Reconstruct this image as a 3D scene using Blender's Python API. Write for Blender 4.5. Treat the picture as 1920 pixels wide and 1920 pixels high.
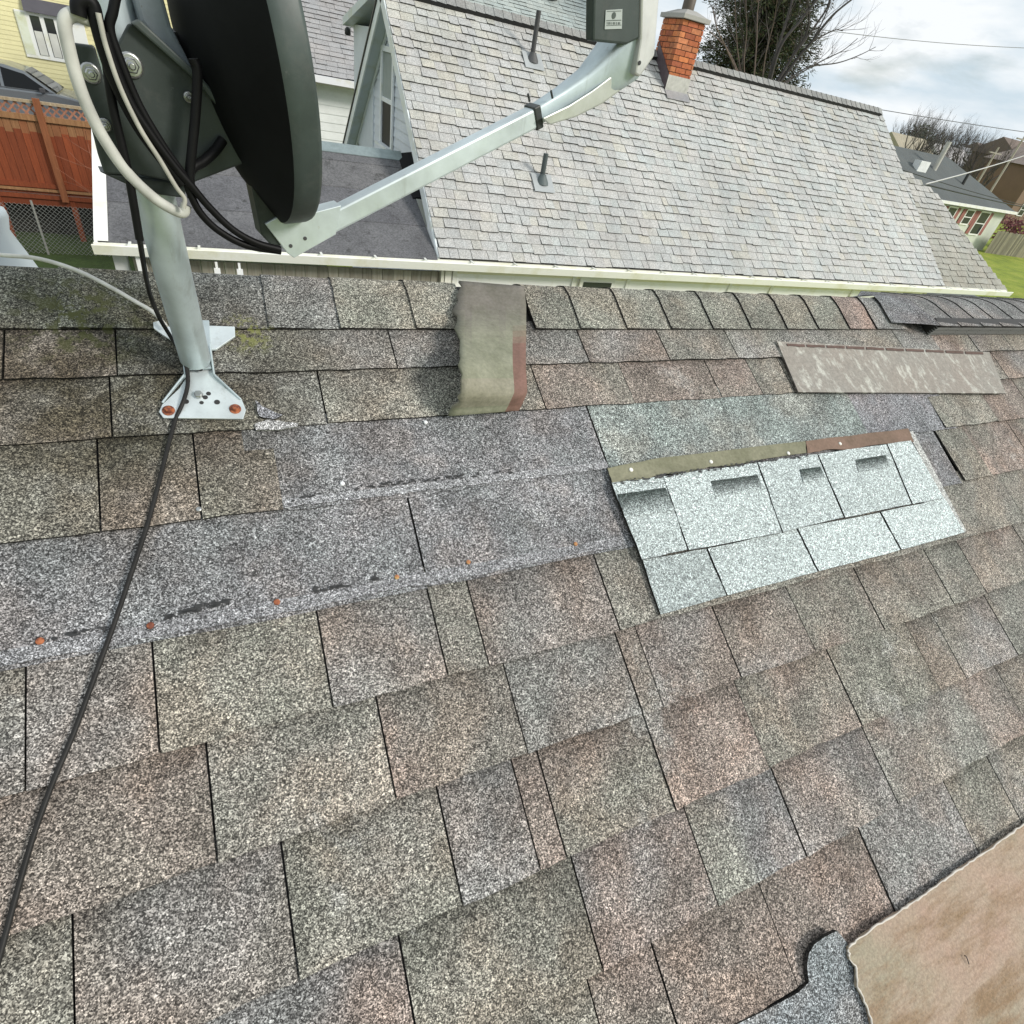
import bpy, bmesh, math, random
from mathutils import Vector, Matrix, noise
random.seed(7)
R = math.radians
for o in list(bpy.data.objects): bpy.data.objects.remove(o)
sc = bpy.context.scene
COL = sc.collection

# ------------------------------------------------------------------ camera
H = 4.8                                    # eye height above the ground
CAM = Vector((0, 0, H))
# columns: camera right, camera down, camera forward (in world axes)
RT = Matrix(((0.9032686, -0.1339410, 0.4076342),
             (-0.3962551, -0.6248073, 0.6727539),
             (0.1645834, -0.7692046, -0.6174436)))
F = 1038.284
cam = bpy.data.cameras.new('camera')
cam_ob = bpy.data.objects.new('camera', cam); COL.objects.link(cam_ob)
right, down, fwd = RT.col[0], RT.col[1], RT.col[2]
M = Matrix((right, -down, -fwd)).transposed().to_4x4(); M.translation = CAM
cam_ob.matrix_world = M
cam.sensor_width = 36; cam.lens = 36 * F / 1920
cam.clip_start = 0.02; cam.clip_end = 2000
sc.camera = cam_ob
sc.render.resolution_x = 1024; sc.render.resolution_y = 1024

# ------------------------------------------------------------------ light
SUN_EL, SUN_AZ = 31, 136      # azimuth measured clockwise from +Y
w = bpy.data.worlds.new('World'); sc.world = w; w.use_nodes = True
nt = w.node_tree; nt.nodes.clear()
def N(t, **k):
    n = nt.nodes.new(t)
    for a, b in k.items(): setattr(n, a, b)
    return n
sky = N('ShaderNodeTexSky', sky_type='NISHITA', sun_disc=False)
sky.sun_elevation = R(SUN_EL); sky.sun_rotation = R(SUN_AZ)
sky.air_density = 1.0; sky.dust_density = 1.5; sky.ozone_density = 1.0
tcw = N('ShaderNodeTexCoord')
mapw = N('ShaderNodeMapping'); mapw.inputs['Scale'].default_value = (1.3, 1.6, 5.5)
mapw.inputs['Rotation'].default_value = (0.05, -0.1, 0.5)
nz = N('ShaderNodeTexNoise'); nz.inputs['Scale'].default_value = 2.3; nz.inputs['Detail'].default_value = 8
nz.inputs['Roughness'].default_value = 0.55; nz.inputs['Distortion'].default_value = 0.4
rmp = N('ShaderNodeValToRGB'); rmp.color_ramp.elements[0].position = 0.24; rmp.color_ramp.elements[1].position = 0.46
nz2 = N('ShaderNodeTexNoise'); nz2.inputs['Scale'].default_value = 3.4; nz2.inputs['Detail'].default_value = 6
rmp2 = N('ShaderNodeValToRGB')
rmp2.color_ramp.elements[0].position = 0.40; rmp2.color_ramp.elements[1].position = 0.58
rmp2.color_ramp.elements[0].color = (5.7, 6.7, 7.4, 1); rmp2.color_ramp.elements[1].color = (8.4, 8.7, 8.9, 1)
mixw = N('ShaderNodeMix', data_type='RGBA')
bg = N('ShaderNodeBackground'); bg.inputs['Strength'].default_value = 0.08
out = N('ShaderNodeOutputWorld')
L = nt.links.new
L(tcw.outputs['Generated'], mapw.inputs['Vector'])
L(mapw.outputs[0], nz.inputs['Vector']); L(mapw.outputs[0], nz2.inputs['Vector'])
L(nz.outputs['Fac'], rmp.inputs['Fac']); L(nz2.outputs['Fac'], rmp2.inputs['Fac'])
L(rmp.outputs['Color'], mixw.inputs['Factor']); L(sky.outputs[0], mixw.inputs['A']); L(rmp2.outputs['Color'], mixw.inputs['B'])
L(mixw.outputs['Result'], bg.inputs['Color']); L(bg.outputs[0], out.inputs['Surface'])
sun = bpy.data.lights.new('sun', 'SUN'); sun.energy = 2.0; sun.angle = R(14); sun.color = (1, 0.95, 0.88)
sun_ob = bpy.data.objects.new('sun', sun); COL.objects.link(sun_ob)
sdir = Vector((math.sin(R(SUN_AZ)) * math.cos(R(SUN_EL)), math.cos(R(SUN_AZ)) * math.cos(R(SUN_EL)), math.sin(R(SUN_EL))))
sun_ob.rotation_euler = sdir.to_track_quat('Z', 'Y').to_euler(); sun_ob.location = (10, -10, 20)
sc.view_settings.view_transform = 'Standard'; sc.view_settings.look = 'None'
sc.view_settings.exposure = 0.52; sc.view_settings.gamma = 1

# ------------------------------------------------------------------ geometry helpers
A = 0.50197                                # pitch of the near roof
B = 0.66363                                # pitch of the neighbouring roof
HN = 0.845                                 # eye above the near roof, square to it
K = 0.845
NRM = Vector((0, -math.sin(A), math.cos(A))); SL = Vector((0, math.cos(A), math.sin(A)))
ORG = CAM - NRM * HN
ROOFM = Matrix.Translation(ORG) @ Matrix.Rotation(A, 4, 'X')
def ray(x, y): return RT @ Vector((x - 960, y - 960, F))
def rf(x, y, n=0.0):                       # a sightline met with the near roof -> (x, up-slope, height) on that roof
    r = ray(x, y); p = r * (-(HN - n) / (r @ NRM)); return Vector((p.x, p @ SL, n))
def rw(x, y, n=0.0): return ROOFM @ rf(x, y, n)
def at_y(x, y, Y): r = ray(x, y); return CAM + r * (Y / r.y)
def at_x(x, y, X): r = ray(x, y); return CAM + r * (X / r.x)
def at_z(x, y, Z): r = ray(x, y); return CAM + r * ((Z - H) / r.z)
def at_pl(x, y, p0, n): r = ray(x, y); return CAM + r * (((p0 - CAM) @ n) / (r @ n))

MATS = {}
ROOTM = {}
class MB:
    def __init__(s): s.v = []; s.f = []; s.t = []; s.sm = []
    def add(s, vs, fs, tint=(1, 1, 1), smooth=False):
        o = len(s.v); s.v += [Vector(v) for v in vs]
        for i, f in enumerate(fs):
            s.f.append([o + k for k in f]); s.t.append(tint[i] if isinstance(tint, list) else tint); s.sm.append(smooth)
    def box(s, a, b, tint=(1, 1, 1), m=None):
        x0, y0, z0 = a; x1, y1, z1 = b
        vs = [Vector(p) for p in ((x0, y0, z0), (x1, y0, z0), (x1, y1, z0), (x0, y1, z0), (x0, y0, z1), (x1, y0, z1), (x1, y1, z1), (x0, y1, z1))]
        if m: vs = [m @ v for v in vs]
        s.hexa(vs, tint)
    def hexa(s, v, tint=(1, 1, 1)):
        s.add(v, [(0, 3, 2, 1), (4, 5, 6, 7), (0, 1, 5, 4), (1, 2, 6, 5), (2, 3, 7, 6), (3, 0, 4, 7)], tint)
    def prism(s, pts, ext, tint=(1, 1, 1)):        # polygon pushed along ext
        n = len(pts); ext = Vector(ext); pts = [Vector(p) for p in pts]
        s.add(pts + [p + ext for p in pts], [tuple(range(n))[::-1], tuple(range(n, 2 * n))] + [(i, (i + 1) % n, n + (i + 1) % n, n + i) for i in range(n)], tint)
    def tube(s, pts, r, seg=10, cap=True, tint=(1, 1, 1)):
        pts = [Vector(p) for p in pts]; n = len(pts)
        rs = r if isinstance(r, (list, tuple)) else [r] * n
        vs = []; ref = None
        for i, p in enumerate(pts):
            d = (pts[min(i + 1, n - 1)] - pts[max(i - 1, 0)])
            if d.length < 1e-9: d = Vector((0, 0, 1))
            d.normalize()
            if ref is None: ref = Vector((1, 0, 0)) if abs(d.x) < 0.8 else Vector((0, 1, 0))
            u = (ref - d * (ref @ d)).normalized(); ref = u; q = d.cross(u)
            for k in range(seg):
                t = 2 * math.pi * k / seg; vs.append(p + (u * math.cos(t) + q * math.sin(t)) * rs[i])
        fs = [(i * seg + k, i * seg + (k + 1) % seg, (i + 1) * seg + (k + 1) % seg, (i + 1) * seg + k) for i in range(n - 1) for k in range(seg)]
        s.add(vs, fs, tint, True)
        if cap:
            s.add(vs[:seg], [tuple(range(seg))[::-1]], tint); s.add(vs[-seg:], [tuple(range(seg))], tint)
    def lathe(s, prof, m=None, seg=20, tint=(1, 1, 1)):
        vs = []
        for r, z in prof:
            for k in range(seg):
                t = 2 * math.pi * k / seg; p = Vector((r * math.cos(t), r * math.sin(t), z)); vs.append(m @ p if m else p)
        fs = [(i * seg + k, i * seg + (k + 1) % seg, (i + 1) * seg + (k + 1) % seg, (i + 1) * seg + k) for i in range(len(prof) - 1) for k in range(seg)]
        s.add(vs, fs, tint, True)
        s.add(vs[:seg], [tuple(range(seg))[::-1]], tint); s.add(vs[-seg:], [tuple(range(seg))], tint)
    def build(s, name, mat, root=None, label=None, bevel=0, kind=None, local=False):
        me = bpy.data.meshes.new(name); vs = s.v
        if root is not None and not local:
            inv = ROOTM[root.name].inverted(); vs = [inv @ v for v in vs]
        me.from_pydata([tuple(v) for v in vs], [], s.f)
        at = me.color_attributes.new('tint', 'FLOAT_COLOR', 'CORNER')
        for p in me.polygons:
            p.use_smooth = s.sm[p.index]; c = s.t[p.index]
            for q, li in enumerate(p.loop_indices):
                cc = c[q] if isinstance(c[0], tuple) else c
                at.data[li].color = (cc[0], cc[1], cc[2], 1)
        me.materials.append(MATS[mat]); me.update()
        bm = bmesh.new(); bm.from_mesh(me); bmesh.ops.recalc_face_normals(bm, faces=bm.faces); bm.to_mesh(me); bm.free()
        o = bpy.data.objects.new(name, me); COL.objects.link(o)
        if root is not None: o.parent = root; ROOTM[o.name] = ROOTM[root.name]
        else: ROOTM[o.name] = Matrix.Identity(4)
        if label: o['label'] = label
        if kind: o['kind'] = kind
        if bevel:
            b = o.modifiers.new('bevel', 'BEVEL'); b.width = bevel; b.segments = 2; b.limit_method = 'ANGLE'; b.angle_limit = R(40)
        return o
def tag(o, label, cat, group=None):
    o['label'] = label; o['category'] = cat
    if group: o['group'] = group
    return o
def thing(name, label, cat, loc=(0, 0, 0), group=None, m=None):
    o = bpy.data.objects.new(name, None); COL.objects.link(o); o.empty_display_size = 0.1
    mm = m if m else Matrix.Translation(Vector(loc))
    o.location = mm.to_translation(); o.rotation_euler = mm.to_euler(); ROOTM[o.name] = mm
    return tag(o, label, cat, group)
def solo(mb, name, mat, label, cat, loc, group=None, bevel=0):     # a thing that is one mesh, its origin at its base
    loc = Vector(loc); mb.v = [v - loc for v in mb.v]
    o = mb.build(name, mat, bevel=bevel); o.location = loc; ROOTM[o.name] = Matrix.Translation(loc)
    return tag(o, label, cat, group)
def smooth_path(pts, n=8):                 # Catmull-Rom through the points
    pts = [Vector(p) for p in pts]; P = [pts[0] * 2 - pts[1]] + pts + [pts[-1] * 2 - pts[-2]]; out = []
    for i in range(1, len(P) - 2):
        p0, p1, p2, p3 = P[i - 1:i + 3]
        for k in range(n):
            t = k / n
            out.append(0.5 * ((2 * p1) + (p2 - p0) * t + (2 * p0 - 5 * p1 + 4 * p2 - p3) * t * t + (3 * p1 - p0 - 3 * p2 + p3) * t ** 3))
    return out + [pts[-1]]

# ------------------------------------------------------------------ materials
class NT:
    def __init__(s, name):
        s.m = bpy.data.materials.new(name); s.m.use_nodes = True; MATS[name] = s.m
        s.t = s.m.node_tree; s.b = s.t.nodes['Principled BSDF']
        s.tc = s.n('ShaderNodeTexCoord').outputs['Object']
    def n(s, t, **k):
        n = s.t.nodes.new(t)
        for a, b in k.items(): setattr(n, a, b)
        return n
    def l(s, a, b): s.t.links.new(a, b)
    def tint(s): return s.n('ShaderNodeVertexColor', layer_name='tint').outputs['Color']
    def noise(s, scale, detail=4, rough=0.5, vec=None, sc3=None):
        n = s.n('ShaderNodeTexNoise'); n.inputs['Scale'].default_value = scale; n.inputs['Detail'].default_value = detail; n.inputs['Roughness'].default_value = rough
        v = vec or s.tc
        if sc3:
            mp = s.n('ShaderNodeMapping'); mp.inputs['Scale'].default_value = sc3; s.l(v, mp.inputs['Vector']); v = mp.outputs[0]
        s.l(v, n.inputs['Vector']); return n.outputs['Fac']
    def voro(s, scale):
        n = s.n('ShaderNodeTexVoronoi'); n.inputs['Scale'].default_value = scale; s.l(s.tc, n.inputs['Vector'])
        sp = s.n('ShaderNodeSeparateColor'); s.l(n.outputs['Color'], sp.inputs[0]); return sp.outputs[0], sp.outputs[1], n.outputs['Distance']
    def ramp(s, fac, stops, interp='LINEAR'):
        r = s.n('ShaderNodeValToRGB'); r.color_ramp.interpolation = interp; e = r.color_ramp.elements
        while len(e) < len(stops): e.new(0.5)
        for q, (p, c) in zip(e, stops):
            q.position = p; q.color = (c, c, c, 1) if isinstance(c, (int, float)) else (*c, 1)
        s.l(fac, r.inputs[0]); return r.outputs[0]
    def mix(s, fac, a, b, mode='MIX'):
        m = s.n('ShaderNodeMix', data_type='RGBA', blend_type=mode)
        for k, v in (('Factor', fac), ('A', a), ('B', b)):
            i = m.inputs[k] if k == 'Factor' else [q for q in m.inputs if q.name == k and q.type == 'RGBA'][0]
            if hasattr(v, 'is_output'): s.l(v, i)
            elif k == 'Factor': i.default_value = v
            else: i.default_value = (v, v, v, 1) if isinstance(v, (int, float)) else (*v, 1)
        return [q for q in m.outputs if q.type == 'RGBA'][0]
    def bump(s, h, strength, dist):
        b = s.n('ShaderNodeBump'); b.inputs['Strength'].default_value = strength; b.inputs['Distance'].default_value = dist
        s.l(h, b.inputs['Height']); s.l(b.outputs[0], s.b.inputs['Normal'])
    def done(s, col, rough=0.8, metal=0, spec=None):
        if hasattr(col, 'is_output'): s.l(col, s.b.inputs['Base Color'])
        else: s.b.inputs['Base Color'].default_value = (*col, 1)
        if hasattr(rough, 'is_output'): s.l(rough, s.b.inputs['Roughness'])
        else: s.b.inputs['Roughness'].default_value = rough
        s.b.inputs['Metallic'].default_value = metal
        if spec is not None: s.b.inputs['Specular IOR Level'].default_value = spec
        return s
# mineral granules on asphalt: bright and dark chips scattered over a drifting base colour
def granules(name, scale=740, drift=True, contrast=0.92, moss=False):
    m = NT(name); a, b, d = m.voro(scale); a2, b2, d2 = m.voro(scale * 0.53)
    base = m.tint()
    if drift:
        tone = m.ramp(m.noise(7, 3, 0.6), [(0.38, (0.95, 0.985, 0.98)), (0.5, (1, 1, 1)), (0.62, (1.06, 1.00, 0.96))])
        base = m.mix(1, base, tone, 'MULTIPLY')
        base = m.mix(1, base, m.ramp(m.noise(13, 4, 0.6, sc3=(1, .6, 1)), [(0.3, 0.74), (0.7, 1.24)]), 'MULTIPLY')
    c = contrast
    a3, b3_, d3 = m.voro(210)
    base = m.mix(1, base, m.ramp(a3, [(0, .84), (.5, 1), (1, 1.14)]), 'MULTIPLY')
    if drift:
        base = m.mix(m.ramp(m.noise(5.5, 7, .72), [(.57, 0), (.68, .55)]), base, (.075, .07, .062))
        base = m.mix(m.ramp(m.noise(2.6, 8, .75), [(.60, 0), (.66, .45)]), base, (.34, .335, .315))
    chip = m.ramp(a, [(0.0, 1 - .82 * c), (0.28, 1 - .68 * c), (0.46, 1 - .15 * c), (0.66, 1 + .25 * c), (0.80, 1 + 1.15 * c), (1, 1 + 1.8 * c)])
    chip2 = m.ramp(a2, [(0.0, 1 - .5 * c), (0.4, 1 - .1 * c), (0.75, 1 + .15 * c), (1, 1 + .6 * c)])
    col = m.mix(1, m.mix(1, base, chip, 'MULTIPLY'), chip2, 'MULTIPLY')
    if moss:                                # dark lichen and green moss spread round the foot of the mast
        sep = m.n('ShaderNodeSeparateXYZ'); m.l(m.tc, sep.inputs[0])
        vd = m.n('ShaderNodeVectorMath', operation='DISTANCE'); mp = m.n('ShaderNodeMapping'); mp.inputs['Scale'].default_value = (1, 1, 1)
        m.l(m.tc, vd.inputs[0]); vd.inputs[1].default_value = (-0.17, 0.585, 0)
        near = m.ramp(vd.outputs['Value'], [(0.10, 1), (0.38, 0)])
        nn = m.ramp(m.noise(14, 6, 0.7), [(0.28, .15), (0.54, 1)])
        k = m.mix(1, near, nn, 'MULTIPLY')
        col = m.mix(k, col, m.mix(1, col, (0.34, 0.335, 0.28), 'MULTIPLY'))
        vd2 = m.n('ShaderNodeVectorMath', operation='DISTANCE'); m.l(m.tc, vd2.inputs[0]); vd2.inputs[1].default_value = (-0.21, 0.70, 0)
        g = m.mix(1, m.ramp(vd2.outputs['Value'], [(0.02, 1), (0.11, 0)]), m.ramp(m.noise(45, 4, 0.7), [(0.50, 0), (0.58, 1)]), 'MULTIPLY')
        col = m.mix(g, col, (0.085, 0.09, 0.035))
        vd3 = m.n('ShaderNodeVectorMath', operation='DISTANCE'); m.l(m.tc, vd3.inputs[0]); vd3.inputs[1].default_value = (0.02, 0.665, 0)
        g = m.mix(1, m.ramp(vd3.outputs['Value'], [(0.0, 1), (0.05, 0)]), m.ramp(m.noise(70, 4, 0.7), [(0.50, 0), (0.56, 1)]), 'MULTIPLY')
        col = m.mix(g, col, (0.24, 0.25, 0.08))
    hgt = m.mix(0.5, m.ramp(d, [(0, 1), (1, 0)]), m.ramp(a, [(0, 0), (1, 1)]))
    m.bump(hgt, 0.55, 0.0018); m.done(col, 0.93, spec=0.25); return m
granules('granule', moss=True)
granules('granule_light', 840, drift=False, contrast=0.72)
granules('granule_dust', 840, drift=False, contrast=0.9)
m = NT('asphalt_back')
v = m.mix(m.ramp(m.noise(16, 7, .75), [(.35, 0), (.65, 1)]), m.tint(), m.mix(1, m.tint(), (0.62, 0.64, 0.58), 'MULTIPLY'))
v = m.mix(1, v, m.ramp(m.noise(150, 4, 0.7), [(0.3, 0.82), (0.7, 1.14)]), 'MULTIPLY')
m.bump(m.noise(90, 5, 0.7), 0.35, 0.002); m.done(v, 0.85)
m = NT('weathered_back')
v = m.mix(m.noise(5, 5, .6), m.tint(), m.mix(1, m.tint(), (1.05, 0.86, 0.80), 'MULTIPLY'))
v = m.mix(m.ramp(m.noise(20, 6, 0.75, sc3=(1.5, .8, 1)), [(0.52, 0), (0.64, 1)]), v, (0.52, 0.51, 0.45))
v = m.mix(1, v, m.ramp(m.noise(120, 5, 0.75), [(0.3, 0.72), (0.7, 1.22)]), 'MULTIPLY')
m.bump(m.noise(60, 6, 0.7), 0.5, 0.003); m.done(v, 0.9)
m = NT('tan_back')
v = m.ramp(m.noise(4.5, 5, 0.6), [(0.35, (0.43, 0.295, 0.225)), (0.52, (0.40, 0.31, 0.23)), (0.66, (0.335, 0.30, 0.215))])
v = m.mix(m.ramp(m.noise(7, 6, 0.7, sc3=(.5, 2.2, 1)), [(0.48, 0), (0.62, 1)]), v, (0.27, 0.18, 0.105))
v = m.mix(m.ramp(m.noise(22, 7, 0.75, sc3=(.35, 2.6, 1)), [(0.52, 0), (0.70, .8)]), v, (0.27, 0.175, 0.105))
v = m.mix(1, v, m.ramp(m.noise(240, 6, 0.8), [(0.3, 0.62), (0.7, 1.3)]), 'MULTIPLY')
m.bump(m.noise(90, 7, 0.75), 0.8, 0.004); m.done(v, 0.9)
m = NT('tar'); m.bump(m.noise(120, 4), 0.6, 0.002); m.done(m.mix(m.noise(80), (0.012, 0.012, 0.012), (0.05, 0.05, 0.05)), 0.6)
m = NT('plain'); m.done(m.mix(1, m.tint(), m.ramp(m.noise(3, 5, .6), [(0.3, 0.86), (0.7, 1.08)]), 'MULTIPLY'), 0.6)
m = NT('galvanised')
v = m.mix(1, m.tint(), m.ramp(m.noise(14, 5, .65), [(0.3, 0.80), (0.7, 1.08)]), 'MULTIPLY')
v = m.mix(m.ramp(m.noise(18, 7, .75, sc3=(2.5, 2.5, .25)), [(0.56, 0), (0.72, .6)]), v, m.mix(1, v, (0.66, 0.64, 0.60), 'MULTIPLY'))
v = m.mix(m.ramp(m.noise(60, 6, .75), [(0.66, 0), (0.74, 1)]), v, m.mix(1, v, (0.75, 0.68, 0.58), 'MULTIPLY'))
m.done(v, m.ramp(m.noise(25, 4), [(0.3, 0.34), (0.7, 0.55)]), 0.45)
m = NT('dish_paint')
v = m.mix(1, m.tint(), m.ramp(m.noise(9, 6, .7), [(0.3, 0.7), (0.7, 1.3)]), 'MULTIPLY')
v = m.mix(m.ramp(m.noise(26, 8, .8), [(0.54, 0), (0.72, .35)]), v, (.11, .11, .10))
v = m.mix(m.ramp(m.noise(130, 4, .7), [(0.68, 0), (0.76, 1)]), v, (0.10, 0.105, 0.10))
m.done(v, m.ramp(m.noise(30, 4), [(0.3, 0.38), (0.7, 0.55)]), 0.0, 0.4)
m = NT('dish_back'); m.done(m.mix(1, m.tint(), m.ramp(m.noise(9, 6, .7), [(0.3, 0.6), (0.7, 1.5)]), 'MULTIPLY'), 0.7, 0, 0.12)
m = NT('bolt_steel'); m.done(m.mix(m.noise(120, 4), (0.35, 0.36, 0.36), (0.6, 0.6, 0.58)), 0.32, 0.9)
m = NT('rust'); m.bump(m.noise(300, 4), .5, .001); m.done(m.mix(m.ramp(m.noise(160, 4), [(0.4, 0), (0.6, 1)]), (0.40, 0.13, 0.05), (0.16, 0.045, 0.025)), 0.75)
m = NT('cable'); m.done(m.mix(1, m.tint(), m.ramp(m.noise(40, 4), [(0.3, 0.8), (0.7, 1.2)]), 'MULTIPLY'), 0.5, spec=.16)
m = NT('neighbour_shingle'); a_, b_, d_ = m.voro(95)
v = m.mix(1, m.tint(), m.ramp(m.noise(2.2, 4, .6), [(0.35, (0.96, 0.99, 0.985)), (0.65, (1.03, 1.01, 0.97))]), 'MULTIPLY')
v = m.mix(1, v, m.ramp(m.noise(0.5, 3), [(0.3, 0.9), (0.7, 1.08)]), 'MULTIPLY')
v = m.mix(1, v, m.ramp(m.noise(1.5, 7, .7, sc3=(3.2, .35, .35)), [(0.34, 0.90), (0.52, 1.0), (0.7, 1.03)]), 'MULTIPLY')
m.done(m.mix(1, v, m.ramp(a_, [(0, 0.72), (1, 1.28)]), 'MULTIPLY'), 0.93)
m = NT('rolled_roofing'); a_, b_, d_ = m.voro(70)
v = m.ramp(m.noise(1.6, 5, .6), [(0.3, (0.095, 0.095, 0.10)), (0.7, (0.155, 0.155, 0.16))])
v = m.mix(m.ramp(m.noise(7, 6, .7), [(0.56, 0), (0.66, 1)]), v, (0.06, 0.06, 0.06))
m.done(m.mix(1, m.mix(1, v, m.tint(), 'MULTIPLY'), m.ramp(a_, [(0, 0.75), (1, 1.25)]), 'MULTIPLY'), 0.95)
m = NT('siding')
m.done(m.mix(1, m.mix(1, m.tint(), m.ramp(m.noise(1.1, 5, .6), [(0.3, 0.9), (0.7, 1.05)]), 'MULTIPLY'), m.ramp(m.noise(9, 5, .7), [(0.3, 0.95), (0.7, 1.03)]), 'MULTIPLY'), 0.55)
m = NT('white_trim'); m.done(m.mix(m.ramp(m.noise(2.5, 5, .65), [(0.5, 0), (0.72, 1)]), m.tint(), m.mix(1, m.tint(), (0.84, 0.82, 0.66), 'MULTIPLY')), 0.5)
m = NT('brick')
v = m.mix(1, m.tint(), m.ramp(m.noise(22, 5, .7), [(0.3, 0.7), (0.7, 1.25)]), 'MULTIPLY')
v = m.mix(m.ramp(m.noise(4, 7, .75), [(0.52, 0), (0.68, .7)]), v, (.16, .06, .035)); m.bump(m.noise(60, 5), .5, .004); m.done(v, 0.85)
m = NT('glass'); m.done((0.03, 0.035, 0.04), 0.06, 0, 0.8)
m = NT('tinted_glass'); m.done((0.006, 0.007, 0.008), 0.18, 0, .22)
m = NT('car_paint'); m.done((0.15, 0.165, 0.18), 0.3, 0.3); m.b.inputs['Coat Weight'].default_value = 0.6
m = NT('stained_wood')
v = m.mix(m.ramp(m.noise(6, 5, .65, sc3=(6, 6, .5)), [(0.3, 0), (0.7, 1)]), m.tint(), m.mix(1, m.tint(), (0.62, 0.55, 0.5), 'MULTIPLY'))
sep = m.n('ShaderNodeSeparateXYZ'); m.l(m.tc, sep.inputs[0])
m.done(v, 0.7)
m = NT('grass_ground')
v = m.ramp(m.noise(0.7, 6, .7), [(0.3, (0.13, 0.18, 0.022)), (0.52, (0.25, 0.31, 0.025)), (0.72, (0.36, 0.36, 0.07))])
m.bump(m.noise(25, 6, .8), .6, .05); m.done(m.mix(1, v, m.ramp(m.noise(18, 6, .8), [(0.3, 0.6), (0.7, 1.3)]), 'MULTIPLY'), 0.95)
m = NT('needles'); m.done(m.mix(1, m.tint(), m.ramp(m.noise(6, 4), [(0.3, .7), (0.7, 1.3)]), 'MULTIPLY'), 0.75)
m = NT('bark'); m.done(m.mix(m.noise(12, 5), (0.045, 0.036, 0.03), (0.10, 0.085, 0.07)), 0.9)
m = NT('twig'); m.done(m.mix(1, m.tint(), m.ramp(m.noise(5, 4), [(0.3, .8), (0.7, 1.2)]), 'MULTIPLY'), 0.85)
m = NT('concrete'); m.done(m.mix(m.noise(2, 6, .7), (0.30, 0.29, 0.27), (0.42, 0.41, 0.38)), 0.9)

# ------------------------------------------------------------------ setting: ground
def ground_sheet():
    mb = MB(); S = 900; n = 36
    xs = [-S + 2 * S * i / n for i in range(n + 1)]
    vs = [(x, y, 0) for y in xs for x in xs]
    mb.add(vs, [(j * (n + 1) + i, j * (n + 1) + i + 1, (j + 1) * (n + 1) + i + 1, (j + 1) * (n + 1) + i) for j in range(n) for i in range(n)])
    mb.build('ground', 'grass_ground', kind='structure')
ground_sheet()
m = NT('shaded_yard_grass')  # darker grass colour paints in the shade the deck throws on the yard
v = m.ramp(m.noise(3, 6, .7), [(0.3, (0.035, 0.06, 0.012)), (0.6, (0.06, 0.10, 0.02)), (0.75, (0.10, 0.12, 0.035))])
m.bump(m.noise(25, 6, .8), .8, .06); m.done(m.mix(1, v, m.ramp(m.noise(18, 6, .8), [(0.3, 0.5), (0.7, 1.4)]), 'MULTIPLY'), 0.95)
mb = MB(); mb.add([(-16, 3, .004), (2.4, 3, .004), (2.4, 21, .004), (-16, 21, .004)], [(0, 1, 2, 3)]); mb.build('yard', 'shaded_yard_grass', kind='structure')
mb = MB(); mb.box((-16, 21.5, 0.004), (-0.5, 34, 0.62)); mb.build('driveway', 'concrete', kind='structure', bevel=.02)

# ------------------------------------------------------------------ near house with its shingled roof
house = thing('shingled_house', 'weathered brown and grey shingle roof in the foreground with patches of missing shingles', 'house', m=ROOFM)
BROWN, GREEN, BLUE, GREY = (0.230, 0.182, 0.158), (0.207, 0.201, 0.170), (0.206, 0.203, 0.206), (0.212, 0.201, 0.176)
CORE = (0.026, 0.024, 0.022)
def shade(c, f): return (c[0] * f, c[1] * f, c[2] * f)
def calm(c): return tuple(x * .72 + y * .28 for x, y in zip(c, (0.216, 0.192, 0.168)))
def mixc(a, b, t): return tuple(x * (1 - t) + y * t for x, y in zip(a, b))
ROWS = [0.79, 0.695, 0.572, 0.404, 0.219, 0.050, -0.112, -0.287, -0.453, -0.618, -0.785, -0.95, -1.12, -1.29]
ROWS = [r * K for r in ROWS]
SEG = [  # where the vertical cuts between tabs run
 (733,635,740,690),(1085,633,1102,683),(1233,630,1253,683),(1360,630,1383,682),(1670,625,1683,643),(1743,630,1752,647),(1818,640,1827,655),(1883,638,1903,673),(8,622,12,688),(218,640,222,688),
 (595,695,610,785),(993,690,1018,760),(1158,687,1185,752),(1323,687,1348,743),(1398,683,1425,737),(207,700,210,800),
 (362,817,377,950),(186,840,190,990),(1802,805,1850,885),(1887,793,1920,850),(1863,888,1910,960),
 (285,1205,303,1400),(590,1140,625,1320),(795,1090,838,1265),(870,1085,915,1245),(1110,1040,1157,1177),(1333,1137,1387,1277),(1470,1100,1523,1220),(1597,1067,1652,1177),(1725,1028,1783,1133),(1790,1023,1843,1107),(1840,1003,1897,1100),
 (388,1400,410,1620),(705,1315,742,1500),(942,1247,987,1413),(1148,1187,1237,1440),(1187,1173,1240,1327),(1547,1220,1643,1437),(1377,1287,1433,1430),(1693,1173,1817,1413),(1743,1150,1800,1263),(1840,1117,1900,1220),(1858,1247,1920,1360),
 (528,1593,563,1843),(820,1490,865,1695),(957,1433,1007,1613),(1007,1420,1058,1600),(1223,1400,1260,1510),(1067,1607,1123,1800),(748,1763,777,1920),(1223,1777,1263,1920),(1100,1837,1120,1920),(140,1745,143,1920),
 (1280,1523,1342,1693),(1440,1437,1505,1597),(1628,1400,1673,1500),(1760,1460,1833,1603),(1843,1413,1910,1547),(1603,1550,1673,1710),(1420,1657,1487,1843)]
cuts = {i: [] for i in range(len(ROWS) - 1)}
for x0, y0, x1, y1 in SEG:
    a_, b_ = rf(x0, y0), rf(x1, y1); s_ = (a_.y + b_.y) / 2
    for i in range(len(ROWS) - 1):
        if ROWS[i + 1] <= s_ < ROWS[i]: cuts[i].append((a_.x + b_.x) / 2)
XL, XR = -2.6, 7.0
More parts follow.
